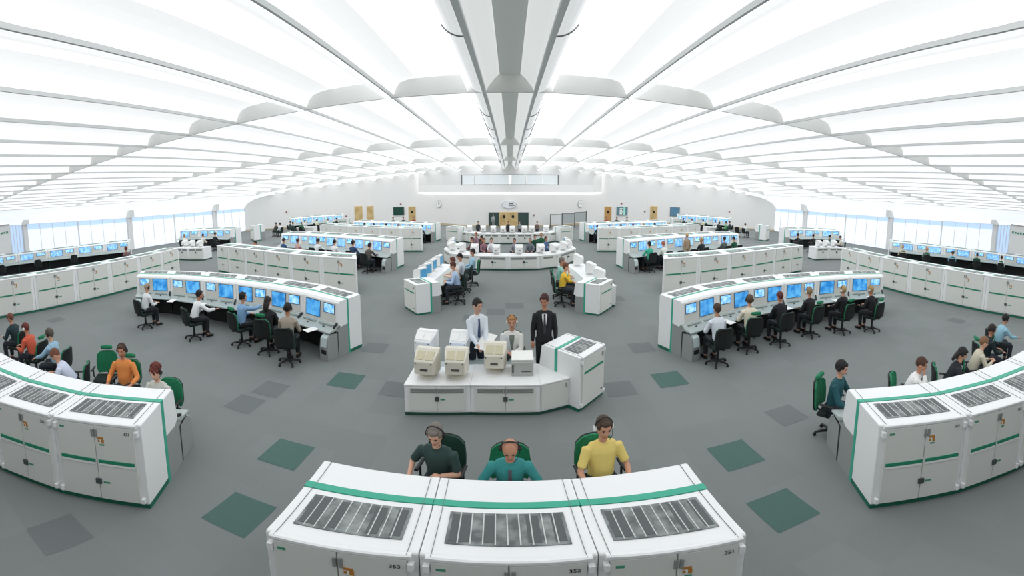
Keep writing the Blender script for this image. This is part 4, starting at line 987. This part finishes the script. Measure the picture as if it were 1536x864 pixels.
# --- aisle desks
for x, y, a, lb, sh, ha, po, ch in ((-2.35, 17.75, 95, 'man in light blue shirt seated nearest along the left aisle', (176, 200, 230), (82, 40, 34), dict(lean=16, pitch=18), 'K'),
        (-2.5, 18.85, 92, 'man in peach shirt seated second along the left aisle', (232, 206, 186), (98, 52, 42), dict(lean=18, pitch=14), 'K'),
        (-2.3, 19.7, 90, 'dark-haired operator in pale shirt seated third along the left aisle', (206, 214, 224), HK, L3, 'K'),
        (-2.0, 20.9, 100, 'man in pale blue shirt seated back farthest along the left aisle', (160, 200, 220), HK, L6, 'N'),
        (2.3, 17.45, -92, 'man in bright yellow shirt seated with chin on hand by the right aisle', (240, 196, 62), (112, 66, 48), dict(lean=12, pitch=10, rh=(.02, .26, 1.05)), 'N'),
        (2.35, 18.6, -95, 'grey-haired man in pale green shirt seated behind the yellow shirt', (150, 206, 192), HG, L4, 'N')):
    person(x, y, a, lb, sh, ha, 'short', po, 0, .98, chair=ch)
# --- oval ring and far ring
RINGP = [(-2.45, 29.3, 150, 'red-haired person in checked shirt seated deepest in the oval ring', (150, 120, 130), (150, 70, 50)), (-2.5, 26.9, 110, 'brown-haired operator seated at the left side inside the oval ring', (120, 84, 80), HB),
         (-1.9, 27.6, 120, 'dark-haired operator in brown seated inside the oval ring', (96, 70, 66), HK), (-1.75, 26.5, 200, 'long-haired woman seated left of centre in the oval ring', (150, 110, 120), HB),
         (-1.25, 26.6, 185, 'person in white shirt seated between ring monitors', (236, 236, 240), (70, 50, 44)), (.3, 26.5, 180, 'dark-haired operator seated behind the centre monitor of the oval ring', (150, 152, 160), HK),
         (1.35, 26.6, 175, 'grey-haired operator in grey seated right of the ring centre', (112, 120, 128), HG), (1.75, 28.2, 190, 'operator in dark green seated deep at the right of the oval ring', (24, 78, 56), HK),
         (2.25, 29.1, 200, 'fair-haired operator in green seated deepest at the ring right', (40, 100, 70), HBL), (2.4, 27.3, 230, 'brown-haired operator in blue seated by the right ring monitors', (84, 110, 150), HR)]
for x, y, a, lb, sh, ha in RINGP: person(x, y, a, lb, sh, ha, 'short', L4, 0, .84, chair='K')
FARP = [(-3.0, 37.6, 'dark-haired operator standing behind the left far ring monitors', (60, 62, 66)), (-.15, 37.6, 'operator in black standing before the wooden doors', (40, 40, 44)), (.9, 37.8, 'operator in grey standing right of the wooden doors', (150, 150, 150)), (2.55, 37.6, 'operator in brown standing at the right of the far ring', (120, 100, 92))]
for x, y, lb, sh in FARP: person(x, y, 180, lb, sh, HK, 'short', dict(stand=1, lean=0, pitch=10), 0, .62)
person(-1.9, 45.6, 180, 'person in pale top standing in front of the left dark glass panel', (170, 176, 176), HG, 'short', dict(stand=1, lean=0, pitch=10), 0, .6, trousers=(140, 146, 146))
# --- distant rows
DL = [(-15.9, 24.9, 'blue', (44, 84, 124), HK), (-14.5, 24.7, 'pink', (200, 160, 160), HB), (-13.2, 25.0, 'white', WHT, HK), (-11.5, 24.3, 'white', (236, 236, 236), HK), (-10.0, 24.1, 'navy', (40, 70, 110), HK), (-8.7, 23.3, 'brown', (84, 76, 72), HK)]
for i, (x, y, cn, sh, ha) in enumerate(DL):
    person(x, y - .2, -18, '%s-shirted operator seated %s from the outer end of the left distant row' % (cn, ORD[i]), sh, ha, 'short', (L3, L4, L5)[i % 3], 0, .95, chair='K', chair_label='dark green office chair, %s from the outer end of the left distant row' % ORD[i], group='operators of the left distant row')
DR = [(8.6, 23.6, 'green', (60, 180, 150), HK), (9.8, 23.9, 'white', (226, 232, 222), (170, 100, 80)), (13.1, 25.1, 'black', (34, 40, 44), HBL), (15.2, 25.6, 'grey', (88, 100, 96), HK), (16.4, 25.9, 'dark green', (24, 80, 56), HK)]
for i, (x, y, cn, sh, ha) in enumerate(DR):
    person(x, y - .2, 18, '%s-shirted operator seated %s from the aisle in the right distant row' % (cn, ORD[i]), sh, ha, 'short', (L4, L5, L3)[i % 3], 0, .95, chair='K', chair_label='dark green office chair, %s occupied from the aisle in the right distant row' % ORD[i], group='operators of the right distant row')
for i, (x, y) in enumerate(((-12.4, 24.7), (10.9, 24.3), (12.0, 24.7))):
    place(chairK, x, y, 0, -18 if x < 0 else 18, ('empty dark green chair in the left distant row', 'empty dark green chair left of the standing person in tan', 'empty dark green chair beside the standing person in tan')[i], 'chair', None, .9)
person(12.0, 25.2, 10, 'person in long tan coat standing behind the right distant row', (170, 150, 124), (196, 160, 120), 'short', dict(stand=1, lean=4, pitch=16), 0, .86, trousers=(170, 150, 124))
FR_ = [((30, 60, 60), HK), ((50, 60, 70), HB), ((40, 60, 60), HK), ((40, 44, 60), HR), ((226, 206, 110), HBL), ((70, 70, 76), HK)]
for sg, nm, xs in ((-1, 'left', (-14.0, -12.9, -11.5, -10.2, -9.0, -7.8)), (1, 'right', (7.7, 8.9, 10.1, 11.4, 12.6, 13.9))):
    for i, x in enumerate(xs):
        yy = interp(abs(x), [(6.5, 33.9), (16, 37.2)]) 
        person(x, yy, -20 * -sg if sg > 0 else -20, '%s operator seated, %s from the left in the %s farthest inner row' % ('yellow-shirted' if (i == 4 and sg < 0) else 'dark-clad', ORD[i], nm), FR_[i][0], FR_[i][1], 'short', L3, 0, .8, chair='K', group='operators of the %s farthest inner row' % nm, chair_label='dark office chair, %s from the left in the %s farthest inner row' % (ORD[i], nm))
for sg, nm in ((-1, 'left'), (1, 'right')):
    for i, (dx, sh) in enumerate(((9.8, (160, 60, 60)), (10.9, (50, 60, 60)), (12.0, (90, 90, 110)))):
        person(sg * dx, 40.0, 180, 'operator standing beyond the %s farthest inner row, %s from the centre' % (nm, ORD[i]), sh, HK, 'short', dict(stand=1, lean=0, pitch=10), 0, .72, group='people beyond the %s farthest row' % nm)
    for i, (dx, dy, sh) in enumerate(((25.1, 40.9, (70, 74, 84)), (23.7, 41.9, WHT), (22.4, 42.6, (226, 226, 196)), (21.2, 43.2, WHT), (20.3, 43.7, (60, 70, 70)))):
        person(sg * dx, dy, -sg * -30, 'operator in %s seated %s from the outer end of the %s corner row' % (('grey', 'white', 'cream', 'white', 'dark green')[i], ORD[i], nm), sh, HK, 'short', L3, 0, .72, chair='N', group='operators of the %s corner row' % nm, chair_label='green office chair, %s from the outer end of the %s corner row' % (ORD[i], nm))
# small groups by the corner desks
GR = [(-25.4, 38.4, 75, 'man in brown seated back beside the left lone cabinet', (96, 84, 76), HK), (-24.6, 38.0, 85, 'person in white seated at the left lone cabinet', WHT, HK), (-23.2, 38.6, -60, 'person in dark green seated left of the small left desk', (34, 70, 54), HK), (-22.0, 38.4, 0, 'person in green seated before the small left desk', (50, 110, 70), HB),
      (22.2, 38.6, 0, 'person in black seated before the small right desk', (36, 44, 44), HK), (23.4, 39.2, 60, 'person in bright green seated beside the small right desk', (110, 180, 130), HK), (24.9, 37.4, -80, 'person in white seated at the right lone cabinet', WHT, HK)]
for x, y, a, lb, sh, ha in GR: person(x, y, a, lb, sh, ha, 'short', L6, 0, .8, chair='N')
place(chairN, 24.3, 37.9, 0, -60, 'empty green office chair near the right lone cabinet', 'chair', None, .85)
# screen banks
BK = [(-29.4, 27.6, 0, 'blond person in white seated first at the left screen bank', (232, 230, 222), HBL), (-27.0, 27.8, 0, 'red-faced operator in cream seated second at the left screen bank', (230, 226, 214), HB), (-26.2, 28.7, 0, 'dark-haired operator in dark seated at the left screen bank aisle end', (30, 40, 44), HK),
      (24.6, 27.9, 0, 'dark-haired operator in dark seated at the right screen bank aisle end', (34, 44, 48), HK), (26.2, 27.5, 0, 'tall operator in black seated behind the right bank monitors', (30, 34, 38), HK), (27.9, 26.9, 60, 'operator in teal seated leaning before the right screen bank', (26, 92, 92), HK), (28.9, 26.4, 40, 'person in cream seated at the outer side of the right screen bank', (226, 220, 206), HK)]
for x, y, a, lb, sh, ha in BK: person(x, y, a, lb, sh, ha, 'short', L3, 0, .9, chair='K')
# right window row
WR = [(29.6, 19.7, -50, 'person in beige shirt seated farthest along the right window row', (222, 206, 190), (190, 160, 120)), (31.1, 18.1, -50, 'person in grey seated second along the right window row', (120, 130, 130), (200, 150, 120)), (31.9, 15.9, -62, 'person in light blue seated at the middle of the right window row', (150, 196, 226), HB), (33.7, 14.3, -66, 'person in dark green seated fourth along the right window row', (30, 60, 50), HB), (35.0, 12.4, -72, 'person in white seated nearest along the right window row', (236, 240, 238), HK)]
for x, y, a, lb, sh, ha in WR: person(x, y, a, lb, sh, ha, 'short', (L4, TURN, L3)[int(x) % 3], 0, .98, chair='H')
for i, (x, y) in enumerate(((-35.6, 10.9), (-34.8, 14.2), (-33.4, 17.3))): place(chairK, x, y, 0, 65, 'empty dark green office chair, %s along the left window row' % ORD[i], 'chair', None, 1.0)
for x, y, a, lb, sh, ha in ((-16.9, 22.9, 160, 'operator seated beyond the left second row, only the head showing', (60, 60, 70), HK), (-27.0, 18.9, 90, 'reddish-haired operator seated behind the long left row', (120, 90, 90), HR)):
    person(x, y, a, lb, sh, ha, 'short', L4, 0, 1.0, chair='K')
